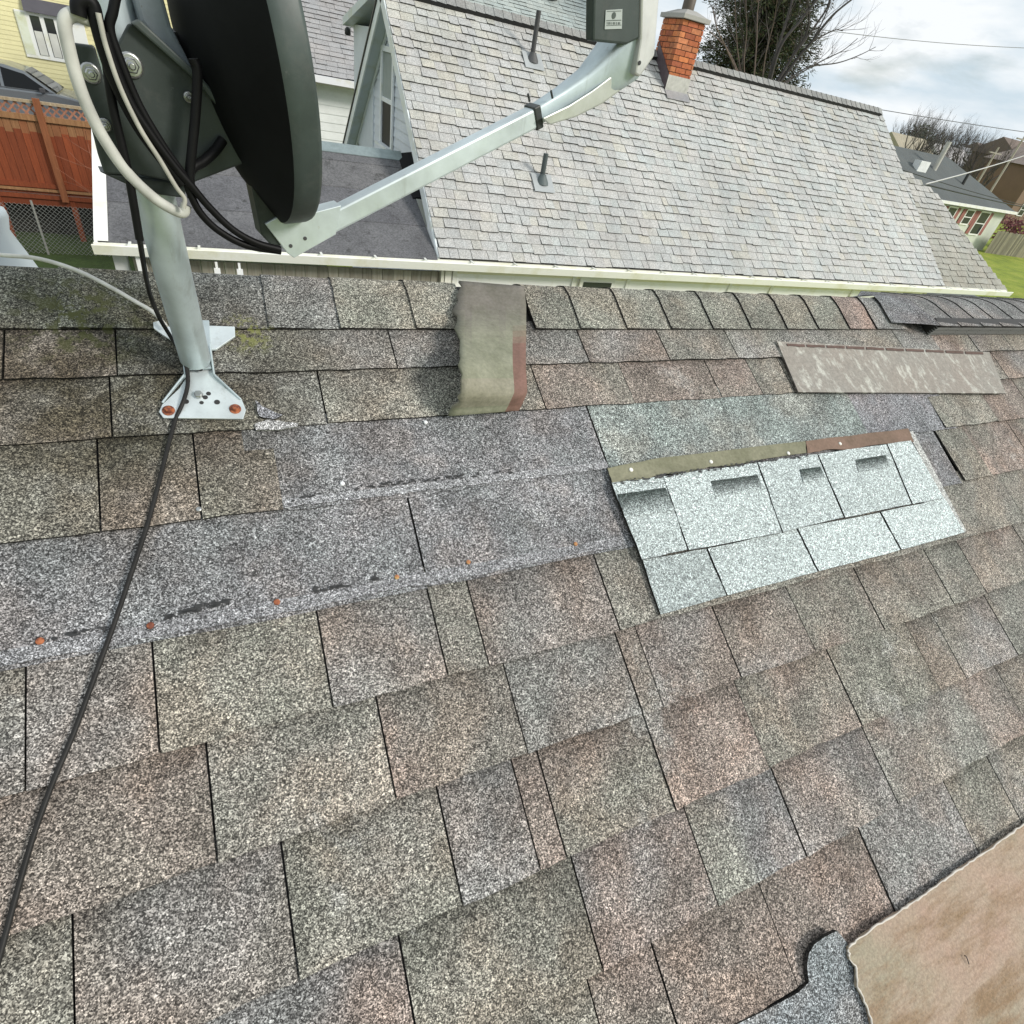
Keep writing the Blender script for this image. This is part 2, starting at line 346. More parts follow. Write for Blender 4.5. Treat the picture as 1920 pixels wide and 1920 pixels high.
for i in cuts:
    c = sorted(cuts[i]); o = [c[0]] if c else [0.1 * i]
    for q in c[1:]:
        if q - o[-1] > 0.03: o.append(q)
    while o[-1] < XR - .3: o.append(o[-1] + random.choice((.11, .14, .19, .22, .27)))
    while o[0] > XL + .3: o.insert(0, o[0] - random.choice((.13, .17, .21, .26)))
    cuts[i] = [XL] + [q for q in o if XL + .05 < q < XR - .05] + [XR]
def missing(i, xa, xb):                     # stretches of a course that the wind has taken
    xm = (xa + xb) / 2
    if i == 2: return rf(490, 880).x < xm < rf(1760, 800).x
    if i == 3: return xm < rf(1800, 960).x
    return False
tabs = MB()
def tab(mb, x0, x1, s0, s1, n_lo, n_hi, col, th=0.004, nx=6, jit=0.0012, core=CORE, fade=0, col2=None):
    # one tab: butt edge at s0 (down-slope), head at s1
    P = []
    for k in range(nx + 1):
        t = k / nx; x = x0 + (x1 - x0) * t
        wv = noise.noise(Vector((x * 9, s0 * 7, 3.1))) * 0.0022 + random.uniform(-jit, jit)
        lift = noise.noise(Vector((x * 5, s0 * 11, 8.7))) * 0.0016
        P.append((x, s0 + wv, n_lo + lift))
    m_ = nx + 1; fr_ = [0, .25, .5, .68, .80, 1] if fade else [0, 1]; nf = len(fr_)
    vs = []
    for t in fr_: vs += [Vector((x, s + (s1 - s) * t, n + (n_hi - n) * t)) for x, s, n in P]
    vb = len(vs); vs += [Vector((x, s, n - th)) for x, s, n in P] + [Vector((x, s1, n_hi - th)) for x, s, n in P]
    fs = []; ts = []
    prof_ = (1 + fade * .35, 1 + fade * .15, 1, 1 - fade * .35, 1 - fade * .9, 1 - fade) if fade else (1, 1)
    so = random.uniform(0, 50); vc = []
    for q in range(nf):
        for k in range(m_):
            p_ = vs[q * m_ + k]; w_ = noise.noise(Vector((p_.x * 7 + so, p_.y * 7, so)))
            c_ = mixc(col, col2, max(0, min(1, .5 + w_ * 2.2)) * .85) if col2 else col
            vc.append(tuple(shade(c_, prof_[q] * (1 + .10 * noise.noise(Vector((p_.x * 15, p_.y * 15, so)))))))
    for q in range(nf - 1):
        for k in range(nx):
            f_ = (q * m_ + k, q * m_ + k + 1, (q + 1) * m_ + k + 1, (q + 1) * m_ + k); fs.append(f_); ts.append(tuple(vc[v] for v in f_))
    for k in range(nx): fs.append((vb + k, vb + k + 1, k + 1, k)); ts.append(core)
    fs.append((vb, 0, (nf - 1) * m_, vb + m_)); ts.append(core)
    fs.append((nx, vb + nx, vb + m_ + nx, (nf - 1) * m_ + nx)); ts.append(core)
    mb.add(vs, fs, ts)
for i in range(len(ROWS) - 1):
    hi, lo = ROWS[i], ROWS[i + 1]
    c = cuts[i]
    for xa, xb in zip(c[:-1], c[1:]):
        # cut wide stretches in two halves of different tone without a visible gap
        if missing(i, xa, xb): continue
        xm = (xa + xb) / 2; rr = random.random()
        if i <= 2: col = mixc(GREEN, BROWN, 0.75) if rr < .22 else mixc(GREY, GREEN, random.uniform(.2, 1)) if rr < .9 else mixc(GREEN, BLUE, .6)
        elif i <= 5: col = mixc(BROWN, GREEN, random.uniform(0, .35)) if rr < (.62 if .3 < xm < 1.5 else .45) else mixc(GREEN, GREY, random.random()) if rr < .90 else mixc(BLUE, GREEN, .4)
        else: col = mixc(BROWN, GREEN, random.uniform(0, .35)) if rr < (.58 if xm > .3 else .42) else GREEN if rr < .76 else mixc(BLUE, GREEN, random.uniform(0, .5))
        if xm > 1.3 * K and i >= 3: col = mixc(col, GREEN, .6)
        col = shade(calm(col), random.uniform(.9, 1.08))
        g = 0.0013; col2 = random.choice((BROWN, GREEN, GREY, BROWN, BROWN, mixc(BLUE, GREY, .3))) if random.random() < .75 else None
        lift = random.choice((0, .0006, .0014, .002))
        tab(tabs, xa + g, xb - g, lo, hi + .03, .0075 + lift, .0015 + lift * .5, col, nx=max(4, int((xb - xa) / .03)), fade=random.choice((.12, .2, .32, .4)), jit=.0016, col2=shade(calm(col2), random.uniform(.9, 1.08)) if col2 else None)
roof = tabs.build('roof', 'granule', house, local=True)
# head laps laid bare where the course above is gone
lap = MB()
def sheet(mb, x0, x1, s0, s1, n, col, nx=24, th=.003, wav=.002):
    tab(mb, x0, x1, s0, s1, n, n - .001, col, th, nx, wav)
xa = rf(490, 880).x; xj = rf(1110, 800).x; xk = rf(1600, 770).x
sheet(lap, xa - .02, xj - .0015, ROWS[3] - .004, ROWS[2] + .02, .0055, shade(BLUE, 1.0))
sheet(lap, xj + .0015, xk, ROWS[3] - .004, ROWS[2] + .03, .0065, (0.232, 0.252, 0.238))
sheet(lap, xk + .001, rf(1790, 800).x, ROWS[3] - .004, ROWS[2] + .03, .0060, (0.212, 0.208, 0.216))
x1 = rf(783, 1020).x
sheet(lap, XL, x1 - .0016, ROWS[4] - .004, ROWS[3] + .02, .0045, shade(BLUE, .98))
sheet(lap, x1 + .0016, rf(1830, 960).x, ROWS[4] - .004, ROWS[3] + .02, .0052, shade(BLUE, 1.0))
lap.build('head_lap', 'granule', house, label='bare blue grey head lap of the roof where shingles are missing', local=True)
# pale sealant strips along the foot of the bare stretches
st = MB()
sheet(st, xa + .005, xj, ROWS[3] + .002, ROWS[3] + .017, .0072, (0.27, 0.27, 0.275), 60, .002, .0022)
sheet(st, XL, rf(1160, 1010).x, ROWS[4] + .001, ROWS[4] + .020, .0066, (0.235, 0.234, 0.24), 80, .002, .0025)
st.build('seal_strip', 'granule_dust', house, local=True)
def blot(mb, x, s, n, L_, W_):
    k = 9; pts = []
    for q in range(k):
        t = 2 * math.pi * q / k; pts.append(Vector((x + math.cos(t) * L_ * random.uniform(.6, 1.15), s + math.sin(t) * W_ * random.uniform(.5, 1.3), n)))
    mb.prism(pts, (0, 0, .0012))
for xs, ys, xe, ye, n_ in ((660, 918, 780, 905, 22), (790, 906, 900, 892, 18), (905, 893, 960, 887, 6), (545, 940, 610, 929, 6)):
    tar = MB()
    for q in range(n_):
        t = random.random(); p = rf(xs + (xe - xs) * t, ys + (ye - ys) * t + random.uniform(-4, 3)); blot(tar, p.x, p.y, .0062, random.uniform(.002, .006), random.uniform(.001, .0022))
    tar.build('tar_strip', 'tar', house, local=True)
for xs, ys, xe, ye, n_ in ((310, 1158, 390, 1138, 14), (580, 1110, 650, 1098, 12), (105, 1195, 200, 1182, 8), (395, 1138, 470, 1122, 6), (680, 1090, 730, 1082, 4)):
    tar = MB()
    for q in range(n_):
        t = random.random(); p = rf(xs + (xe - xs) * t, ys + (ye - ys) * t + random.uniform(-5, 4)); blot(tar, p.x, p.y, .0052, random.uniform(.003, .008), random.uniform(.0012, .003))
    tar.build('tar_strip', 'tar', house, local=True)
# deck under the shingles, far slope, walls
dk = MB()
sr = 0.792                                 # ridge, measured up the near slope
ridge_w = ROOFM @ Vector((0, sr, 0))
dk.box((XL, -1.7, -.03), (XR, sr - .004, -.004), CORE)
dk.build('roof_deck', 'plain', house, local=True)
fs_ = MB(); far = Vector((0, math.cos(A), -math.sin(A)))
p = ridge_w + Vector((0, 0, -.012))
q = p + far * 3.0
fs_.prism([Vector((XL, p.y, p.z)), Vector((XR, p.y, p.z)), Vector((XR, q.y, q.z)), Vector((XL, q.y, q.z))], (0, 0, -.03), shade(GREEN, 1))
fs_.build('far_slope', 'granule', house)
wl = MB(); e0 = ROOFM @ Vector((0, -1.6, 0))
wl.box((XL + .25, e0.y + .25, 0.0), (XR - .25, q.y - .3, q.z - .08), (0.7, 0.7, 0.66)); wl.build('wall', 'siding', house)
# ridge caps
def cap_profile(w0=0.118, rise=0.0, flat=False):
    pr = []
    c2, s2 = math.cos(2 * A), -math.sin(2 * A)
    for t in (-w0, -.08, -.05, -.03, -.018, -.008, 0, .008, .018, .03, .06, w0):
        r_ = .026
        if t <= 0: b_ = Vector((sr + t, 0))
        else: b_ = Vector((sr + t * c2, t * s2))
        e_ = max(0, 1 - abs(t) / r_); nn = Vector((0, 1)).lerp(Vector((-s2, c2)), .5 + max(-.5, min(.5, t / .05))).normalized()
        pr.append(b_ + nn * (0.006 - e_ * .0055 + (rise * (.12 + .88 * min(1, abs(t) / w0)) if flat else rise)))
    return pr
caps = MB()
CAP = [(495,512,507,634),(625,517,640,632),(752,523,780,627),(856,528,862,600),(975,543,1003,627),(1047,535,1088,627),(1137,537,1175,627),(1213,540,1257,627),(1290,543,1335,625),(1357,545,1407,625),(1427,548,1475,627),(1477,550,1532,623),(1537,552,1590,623),(1587,553,1640,622),(1657,550,1693,618)]
cx = [rf(c[2], c[3]).x for c in CAP]; ctop = [rf(c[0] , c[1]).x for c in CAP]
lx = [cx[0] - .145 * k for k in range(14, 0, -1)]
cx = lx + cx; x_v0 = rf(1757, 607, .045).x
def cap(mb, x0, x1, pr, col, lead=.0045, skew=0.0):
    n = len(pr); g = .0012
    L0 = [Vector((x0 + g + random.uniform(-.001, .001), p_.x, p_.y + lead)) for p_ in pr]; L1 = [Vector((x1 + .012, p_.x, p_.y)) for p_ in pr]
    Lb = [Vector((v_.x, v_.y, v_.z - lead - .004)) for v_ in L0]; L2 = [Vector((v_.x, v_.y, v_.z - .004)) for v_ in L1]
    vs = L0 + L1 + Lb + L2; fs = []; ts = []
    for k in range(n - 1):
        fs.append((k, n + k, n + k + 1, k + 1)); ts.append(col)
        fs.append((2 * n + k, k, k + 1, 2 * n + k + 1)); ts.append(CORE)
        fs.append((3 * n + k, n + k, n + k + 1, 3 * n + k + 1)); ts.append(CORE)
    fs.append((0, n, 3 * n, 2 * n)); ts.append(CORE); fs.append((n - 1, 2 * n - 1, 4 * n - 1, 3 * n - 1)); ts.append(CORE)
    mb.add(vs, fs, ts)
for k in range(len(cx) - 1):
    rr = random.random(); col = BROWN if rr < .14 else GREEN if rr < .72 else mixc(BLUE, GREEN, .4)
    if k - len(lx) == 3: caps.build('ridge_cap', 'granule', house, local=True); caps = MB(); continue           # this cap has blown back; it is the torn one
    cap(caps, cx[k], cx[k + 1], cap_profile(), shade(col, random.uniform(.95, 1.12)))
cap(caps, cx[-1], x_v0 + .02, cap_profile(.10, .004), shade(BLUE, .9))
caps.build('ridge_cap', 'granule', house, local=True)
# the torn cap hanging down the slope, underside out
fl = MB(); nu, nv = 10, 26
rng = [(862, 528, 982, 538), (860, 575, 986, 575), (858, 630, 986, 625), (862, 690, 985, 690), (866, 735, 988, 735), (840, 780, 972, 770)]
lift = [.014, .018, .032, .056, .058, .022]
def interp(tab_, t):
    k = min(int(t * (len(tab_) - 1)), len(tab_) - 2); f_ = t * (len(tab_) - 1) - k; a_, b_ = tab_[k], tab_[k + 1]
    f_ = f_ * f_ * (3 - 2 * f_) if not isinstance(a_, tuple) else f_
    return tuple(p_ * (1 - f_) + q_ * f_ for p_, q_ in zip(a_, b_)) if isinstance(a_, tuple) else a_ * (1 - f_) + b_ * f_
grid = []
for j in range(nv + 1):
    t = j / nv; xl, yl, xr_, yr = interp(rng, t); ln = interp(lift, t); row = []
    for i in range(nu + 1):
        u = i / nu; n_ = ln + .030 * max(0, math.sin((t - .25) / .75 * math.pi)) ** 1.5 * (1 - u) ** 1.5
        x_ = xl + (xr_ - xl) * u; y_ = yl + (yr - yl) * u
        if i == 0: x_ += 9 * noise.noise(Vector((t * 13, 0, 0))) + random.uniform(-3.5, 3.5) - 10 * math.exp(-((t - .22) / .07) ** 2)
        row.append(rf(x_, y_, n_))
    grid.append(row)
vs = [v for r_ in grid for v in r_]; W_ = nu + 1; nV = len(vs)
fs = []; ts = []
OL, RB, UP = (0.28, 0.28, 0.205), (0.225, 0.125, 0.10), (0.205, 0.185, 0.160)
for j in range(nv):
    for i in range(nu):
        a_ = j * W_ + i; t = j / nv
        c = mixc(UP, OL, max(0, min(1, (t - .18 - .08 * noise.noise(Vector((i * .6, 0, 0)))) / .26)))
        if .66 < t < .90 and i < nu - 2: c = mixc(c, (0.37, 0.32, 0.26), .45)
        if i >= nu - 2: c = mixc(c, RB, max(0, min(1, (t - .32) / .14)))
        fs.append((a_, a_ + 1, a_ + W_ + 1, a_ + W_)); ts.append(c)
fl.add(vs, fs, ts, True)
to = fl.build('torn_shingle', 'asphalt_back', house, label='torn ridge shingle curled down the slope with its smooth tan underside out', local=True)
sm_ = to.modifiers.new('thickness', 'SOLIDIFY'); sm_.thickness = .005; sm_.offset = 0

# ridge vent at the right
rv = MB(); vx = [rf(x_, 607, .045).x for x_ in (1757, 1795, 1837, 1873, 1910)]
while vx[-1] < XR - .2: vx.append(vx[-1] + (vx[4] - vx[3]))
for k in range(len(vx) - 1): cap(rv, vx[k], vx[k + 1], cap_profile(.140, .042, True), shade(mixc(BLUE, GREY, .4), random.uniform(.85, 1.0)), lead=.003)
pr0 = cap_profile(.10, .006); pr1 = cap_profile(.140, .042, True); n = len(pr0)      # the cap that ramps up onto the vent
xs_ = [rf(1660, 606).x, rf(1700, 606).x, vx[0]]
mid = [a_.lerp(b_, .45) for a_, b_ in zip(pr0, pr1)]
V = [Vector((x_, p_.x, p_.y + .003)) for x_, pp in zip(xs_, (pr0, mid, pr1)) for p_ in pp]
rv.add(V, [(q_ * n + k, (q_ + 1) * n + k, (q_ + 1) * n + k + 1, q_ * n + k + 1) for q_ in range(2) for k in range(n - 1)], shade(BLUE, .85))
rvo = rv.build('ridge_vent', 'granule', house, local=True)
gr = MB(); sg = sr - .137
gr.box((vx[0] + .008, sg + .003, .004), (XR, sg + .03, .046), CORE)
for k in range(5): gr.box((vx[0] + .006, sg - .003, .009 + k * .0068), (XR, sg + .006, .0110 + k * .0068), (0.22, 0.22, 0.21))
x_ = vx[0]
while x_ < 4: gr.box((x_ + .01, sg - .001, .0085), (x_ + .0125, sg + .004, .040), (0.10, 0.10, 0.10)); x_ += .062
gr.build('grille', 'plain', rvo, local=True)

# nails
def nail(x, y, n, mat, tint, label, r=.0045):
    p_ = rf(x, y, n); mb = MB(); mm = Matrix.Translation(p_)
    mb.lathe([(r, 0), (r, .0012), (r * .7, .0020), (r * .15, .0023)], mm, 12, tint)
    return mb.build('roofing_nail', mat, house, label=label, local=True)
for x_, y_ in ((75, 1202), (282, 1173), (519, 1129)): nail(x_, y_, .0072, 'rust', (1, 1, 1), 'rusty orange roofing nail head')
MATS['rust_pale'] = None
m = NT('rust_pale'); m.done(m.mix(m.ramp(m.noise(200, 4), [(0.4, 0), (0.6, 1)]), (0.50, 0.32, 0.12), (0.40, 0.16, 0.07)), 0.75)
for x_, y_ in ((744, 1082), (1079, 1020), (878, 1054)): nail(x_, y_, .0066, 'rust_pale', (1, 1, 1), 'pale rusted roofing nail head', .0038)
for x_, y_ in ((798, 792), (642, 907)): nail(x_, y_, .0068, 'plain', (.85, .86, .86), 'white roofing nail head', .0036)
nail(373, 955, .0085, 'bolt_steel', (1, 1, 1), 'bright steel roofing nail head', .004)

# ------------------------------------------------------------------ loose shingles lying on the roof
def lay(px, n): return [rf(x_, y_, n) for x_, y_ in px]
rep = thing('replacement_shingle', 'pale white grey laminated shingle patched crookedly over the bare roof at right', 'shingle', m=ROOFM @ Matrix.Translation((rf(1480, 980).x, rf(1480, 980).y, 0)))
def poly(mb, px, n, th, col, core=CORE, sub=5):
    pts = []
    P = lay(px, n)
    for a_, b_ in zip(P, P[1:] + P[:1]):
        for k in range(sub):
            q_ = a_.lerp(b_, k / sub)
            if k: q_ = q_ + Vector((random.uniform(-.0012, .0012), random.uniform(-.0012, .0012), 0))
            pts.append(q_)
    pts = [ROOFM @ q_ for q_ in pts]; k = len(pts); ex = -(ROOFM.to_3x3() @ Vector((0, 0, th)))
    mb.add(pts + [q_ + ex for q_ in pts], [tuple(range(k)), tuple(range(k, 2 * k))[::-1]] + [(i, (i + 1) % k, k + (i + 1) % k, k + i) for i in range(k)], [col, CORE] + [core] * k)
PALE = (0.435, 0.482, 0.474)
b1 = MB()
def plank(px, n, f, th=.005): poly(b1, px, n, th, shade(PALE, f))
plank([(1205,1049),(1324,1029),(1362,1116),(1239,1152)], .0145, .80)
plank([(1327,1028),(1493,992),(1533,1072),(1365,1116)], .0145, 1.0)
plank([(1496,991),(1649,961),(1688,1031),(1536,1071)], .0145, 1.12)
plank([(1652,960),(1771,934),(1809,998),(1691,1030)], .0145, 1.14)
poly(b1, [(1712,808),(1780,935),(1812,996),(1806,998),(1768,932),(1702,812)], .0125, .004, (.42, .42, .40))
b1.build('lower_layer', 'granule_light', rep)
b2 = MB()
def plank2(px, n, f): poly(b2, px, n, .006, shade(PALE, f))
plank2([(1147,905),(1243,893),(1289,1030),(1204,1049)], .0195, .96)
plank2([(1244,893),(1419,867),(1466,998),(1292,1031)], .0205, 1.05)
plank2([(1421,867),(1532,851),(1582,970),(1469,998)], .0195, .98)
plank2([(1534,851),(1662,833),(1709,945),(1585,970)], .0205, 1.0)
plank2([(1664,832),(1708,826),(1770,934),(1712,945)], .0195, 1.1)
b2.build('tab_layer', 'granule_light', rep)
# dark shade bands pressed into the heads of the tabs
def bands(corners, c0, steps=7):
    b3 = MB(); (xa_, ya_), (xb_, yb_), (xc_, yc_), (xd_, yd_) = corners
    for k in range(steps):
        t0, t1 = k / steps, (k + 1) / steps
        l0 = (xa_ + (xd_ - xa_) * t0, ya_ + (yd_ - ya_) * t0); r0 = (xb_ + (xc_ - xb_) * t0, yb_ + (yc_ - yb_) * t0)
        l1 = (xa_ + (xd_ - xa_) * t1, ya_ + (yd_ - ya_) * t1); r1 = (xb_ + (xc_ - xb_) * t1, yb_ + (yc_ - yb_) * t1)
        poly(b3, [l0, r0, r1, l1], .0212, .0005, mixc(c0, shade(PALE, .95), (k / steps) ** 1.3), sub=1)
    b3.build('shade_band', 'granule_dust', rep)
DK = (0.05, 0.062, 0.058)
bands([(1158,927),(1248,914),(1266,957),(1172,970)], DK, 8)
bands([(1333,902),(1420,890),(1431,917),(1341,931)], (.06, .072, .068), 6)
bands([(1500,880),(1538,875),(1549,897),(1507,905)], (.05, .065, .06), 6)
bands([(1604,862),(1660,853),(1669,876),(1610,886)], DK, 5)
b4 = MB()                                   # smooth adhesive strip across the head
poly(b4, [(1139,878),(1240,858),(1510,827),(1512,849),(1420,863),(1380,872),(1330,875),(1290,886),(1244,889),(1200,900),(1149,908)], .0150, .002, (0.255, 0.245, 0.165), (0.1, .09, .06))
poly(b4, [(1511,827),(1703,803),(1714,828),(1640,834),(1600,842),(1550,843),(1514,850)], .0152, .002, (0.225, 0.145, 0.105), (0.1, .07, .05))
b4.build('adhesive_strip', 'asphalt_back', rep, label='brown adhesive strip along the head of the pale shingle')
b5 = MB()
for k in range(90):
    t = random.random() ** .8; xx = 1152 + 370 * t; yy = 906 - 54 * t + random.uniform(-4, 3)
    p_ = rf(xx, yy, .0208); k_ = 8; L_, Wd = random.uniform(.002, .006), random.uniform(.001, .0024)
    b5.prism([ROOFM @ (p_ + Vector((math.cos(6.283 * q_ / k_) * L_ * random.uniform(.6, 1.2), math.sin(6.283 * q_ / k_) * Wd * random.uniform(.6, 1.2), 0))) for q_ in range(k_)], NRM * .001)
b5.build('tar_dash', 'tar', rep)
for x_, y_ in ((1183, 881), (1333, 866), (1478, 850), (1575, 832)):
    mb = MB(); mb.lathe([(.0044, 0), (.0044, .0012), (.003, .002), (.0006, .0023)], ROOFM @ Matrix.Translation(rf(x_, y_, .0152)), 12, (.86, .84, .76))
    mb.build('roofing_nail', 'plain', rep)

fp = thing('upturned_shingle', 'upside down shingle with streaked grey pink back lying below the ridge vent', 'shingle', m=ROOFM @ Matrix.Translation((rf(1670, 690).x, rf(1670, 690).y, .01)))
fb = MB(); nu, nv = 30, 5; vs = []
for j in range(nv + 1):
    for i in range(nu + 1):
        u, v_ = i / nu, j / nv
        xa_, ya_ = 1457 + (1855 - 1457) * u, 640 + (660 - 640) * u; xb_, yb_ = 1497 + (1886 - 1497) * u, 735 + 2.5 * u
        n_ = .013 + (.004 * math.sin(u * 9) + .004) * v_ * v_
        vs.append(rw(xa_ + (xb_ - xa_) * v_, ya_ + (yb_ - ya_) * v_, n_))
W_ = nu + 1; nV = len(vs); fs = []; ts = []
for j in range(nv):
    for i in range(nu):
        a_ = j * W_ + i; fs.append((a_, a_ + 1, a_ + W_ + 1, a_ + W_)); ts.append((0.285, 0.285, 0.255)); fs.append((nV + a_, nV + a_ + 1, nV + a_ + W_ + 1, nV + a_ + W_)); ts.append(CORE)
for i in range(nu):
    for a_ in (i, nv * W_ + i): fs.append((a_, a_ + 1, nV + a_ + 1, nV + a_)); ts.append((.07, .065, .06))
for j in range(nv):
    for a_ in (j * W_, j * W_ + nu): fs.append((a_, a_ + W_, nV + a_ + W_, nV + a_)); ts.append((.07, .065, .06))
fb.add(vs + [q_ - NRM * .0045 for q_ in vs], fs, ts); fb.build('sheet', 'weathered_back', fp)
fd = MB()
for k in range(10):
    u0 = .03 + k * .0955; u1 = u0 + .085
    pa, pb = (1464 + (1853 - 1464) * u0, 645.5 + 17 * u0), (1464 + (1853 - 1464) * u1, 645.5 + 17 * u1)
    poly(fd, [(pa[0], pa[1] - 2), (pb[0], pb[1] - 2), (pb[0] + 1, pb[1] + 2.4), (pa[0] + 1, pa[1] + 2.6)], .0146, .001, (0.14, 0.085, 0.07), sub=3)
fd.build('adhesive_dash', 'asphalt_back', fp)

# tan sheet and torn grey scrap at the lower right
ts_ = MB(); edge = [(1590, 1776), (1640, 1738), (1700, 1700), (1745, 1668), (1790, 1635), (1840, 1602), (1900, 1560), (1960, 1518), (2080, 1436), (2300, 1700), (2000, 2150), (1700, 2150), (1650, 1980), (1636, 1925), (1625, 1885), (1606, 1850), (1606, 1815), (1592, 1795)]
poly(ts_, edge, .019, .004, (1, 1, 1), sub=6)
o_ = thing('tan_sheet', 'pinkish tan smooth sheet with ragged left edge at the lower right corner of the roof', 'roofing sheet', m=ROOFM @ Matrix.Translation((rf(1800, 1850).x, rf(1800, 1850).y, .012)))
ts_.build('sheet', 'tan_back', o_)
fr = MB(); pts = []
for a_, b_ in zip(edge[:9], edge[1:9]):
    for k in range(9):
        t = k / 9; pts.append(rw(a_[0] + (b_[0] - a_[0]) * t + random.uniform(-2, 2), a_[1] + (b_[1] - a_[1]) * t + random.uniform(-2, 2), .0195))
fr.tube(pts, [random.uniform(.0008, .0022) for _ in pts], 6)
pts = []
for a_, b_ in zip(edge[12:], edge[13:] + edge[:1]):
    for k in range(5):
        t = k / 5; pts.append(rw(a_[0] + (b_[0] - a_[0]) * t + random.uniform(-2, 2), a_[1] + (b_[1] - a_[1]) * t, .0195))
fr.tube(pts, [random.uniform(.0008, .002) for _ in pts], 6)
for t_ in range(len(fr.t)): fr.t[t_] = (.62, .57, .5)
fr.build('frayed_edge', 'plain', o_)
tw = MB(); tw.tube(smooth_path([rw(1808, 1792, .021), rw(1812, 1794, .024), rw(1817, 1808, .022)], 4), .0008, 5, tint=CORE)
solo(tw, 'bark_scrap', 'plain', 'tiny dark curled scrap lying on the tan sheet', 'debris', rw(1812, 1800, .021))
tg = MB(); nu, nv = 10, 10; vs = []
L_ed = [(1570, 1745), (1530, 1765), (1513, 1795), (1515, 1830), (1518, 1850), (1415, 1905), (1280, 1970)]
R_ed = [(1590, 1770), (1596, 1785), (1603, 1815), (1606, 1850), (1625, 1885), (1640, 1935), (1675, 2040)]
for j in range(nv + 1):
    a_ = interp(L_ed, j / nv); b_ = interp(R_ed, j / nv)
    for i in range(nu + 1):
        u = i / nu; n_ = .012 + .015 * (1 - u) * max(0, 1 - j / nv * 1.3)
        vs.append(rw(a_[0] + (b_[0] - a_[0]) * u, a_[1] + (b_[1] - a_[1]) * u, n_))
W_ = nu + 1; nV = len(vs); fs = []; ts = []
for j in range(nv):
    for i in range(nu):
        a_ = j * W_ + i; fs.append((a_, a_ + 1, a_ + W_ + 1, a_ + W_)); ts.append((.20, .212, .22))
    for a_ in (j * W_, j * W_ + nu): fs.append((a_, a_ + W_, nV + a_ + W_, nV + a_)); ts.append(CORE)
for i in range(nu): fs.append((i, i + 1, nV + i + 1, nV + i)); ts.append(CORE)
tg.add(vs + [q_ - NRM * .008 for q_ in vs], fs, ts)
o_ = thing('shingle_scrap', 'torn blue grey shingle corner curling up beside the tan sheet', 'shingle', m=ROOFM @ Matrix.Translation((rf(1560, 1850).x, rf(1560, 1850).y, .01)))
tg.build('sheet', 'granule', o_)
cs = MB(); poly(cs, [(478, 795), (500, 786), (530, 790), (560, 793), (558, 800), (520, 806), (480, 806)], .0105, .004, (.36, .355, .35), (.2, .2, .19), 4)
poly(cs, [(478, 750), (492, 762), (530, 778), (512, 786), (486, 780)], .0115, .003, (.22, .22, .235), CORE, 3)
o_ = thing('shingle_chip', 'broken pale shingle chip lying to the right of the dish foot', 'shingle', m=ROOFM @ Matrix.Translation((rf(515, 795).x, rf(515, 795).y, .008)))
cs.build('sheet', 'granule_dust', o_)

# ------------------------------------------------------------------ satellite dish
foot = rw(380, 740)
dish = thing('satellite_dish', 'dark satellite dish on a bent galvanised mast bolted to the roof at left', 'satellite dish', loc=foot)
GALV = (0.56, 0.64, 0.66)
# foot
ft = MB(); th = .0035
FOOTC = (.70, .76, .77)
def rpoly(mb, px, n, t_, tint=FOOTC): poly(mb, px, n, t_, tint, tint, 1)
rpoly(ft, [(298, 772), (306, 783), (456, 785), (461, 768), (453, 748), (424, 727), (404, 706), (397, 655), (345, 655), (350, 706), (336, 728), (304, 758)], .013, th)
for q0, q1 in (((345, 655), (350, 706)), ((350, 706), (306, 757)), ((397, 655), (404, 706)), ((404, 706), (453, 749))):   # turned-up edges
    p0, p1 = rw(*q0, .013), rw(*q1, .013); hgt = .016
    hgt = .008 if q1[1] > 740 else .016
    side = (p1 - p0).normalized().cross(NRM) * .0025
    h1 = .003 if q1[1] > 740 else hgt * .5
    ft.hexa([p0, p1, p1 + side, p0 + side, p0 + NRM * hgt, p1 + NRM * h1, p1 + side + NRM * h1, p0 + side + NRM * hgt], GALV)
rpoly(ft, [(386, 610), (440, 612), (441, 630), (405, 655), (388, 655)], .016, .004)
rpoly(ft, [(287, 604), (302, 600), (352, 640), (350, 655), (306, 628), (288, 615)], .016, .004)
rpoly(ft, [(345, 600), (392, 600), (397, 690), (350, 692)], .020, .004, shade(GALV, .9))
fo = ft.build('foot_plate', 'galvanised', dish, bevel=.0008)
for x_, y_, r_ in ((376, 693, .0032), (349, 753, .004), (407, 754, .0042), (385, 745, .0036), (391, 738, .0034), (378, 755, .003)):
    hl = MB(); hl.lathe([(r_, 0), (r_, .0004)], ROOFM @ Matrix.Translation(rf(x_, y_, .0203 if y_ < 700 else .0132)), 12, (.03, .03, .03)); hl.build('bolt_hole', 'plain', fo)
for x_, y_ in ((316, 770), (441, 767)):
    mb = MB(); mm = ROOFM @ Matrix.Translation(rf(x_, y_, .0131)); mb.lathe([(.0085, 0), (.0085, .001), (.0062, .0012)], mm, 18); mb.lathe([(.0052, .001), (.0052, .006), (.0042, .007)], mm, 6)
    mb.build('lag_bolt', 'rust', fo)
mb = MB(); mm = ROOFM @ Matrix.Translation(rf(373, 742, .0131)); mb.lathe([(.0062, 0), (.0062, .006), (.005, .007)], mm, 6); mb.build('carriage_bolt', 'bolt_steel', fo)
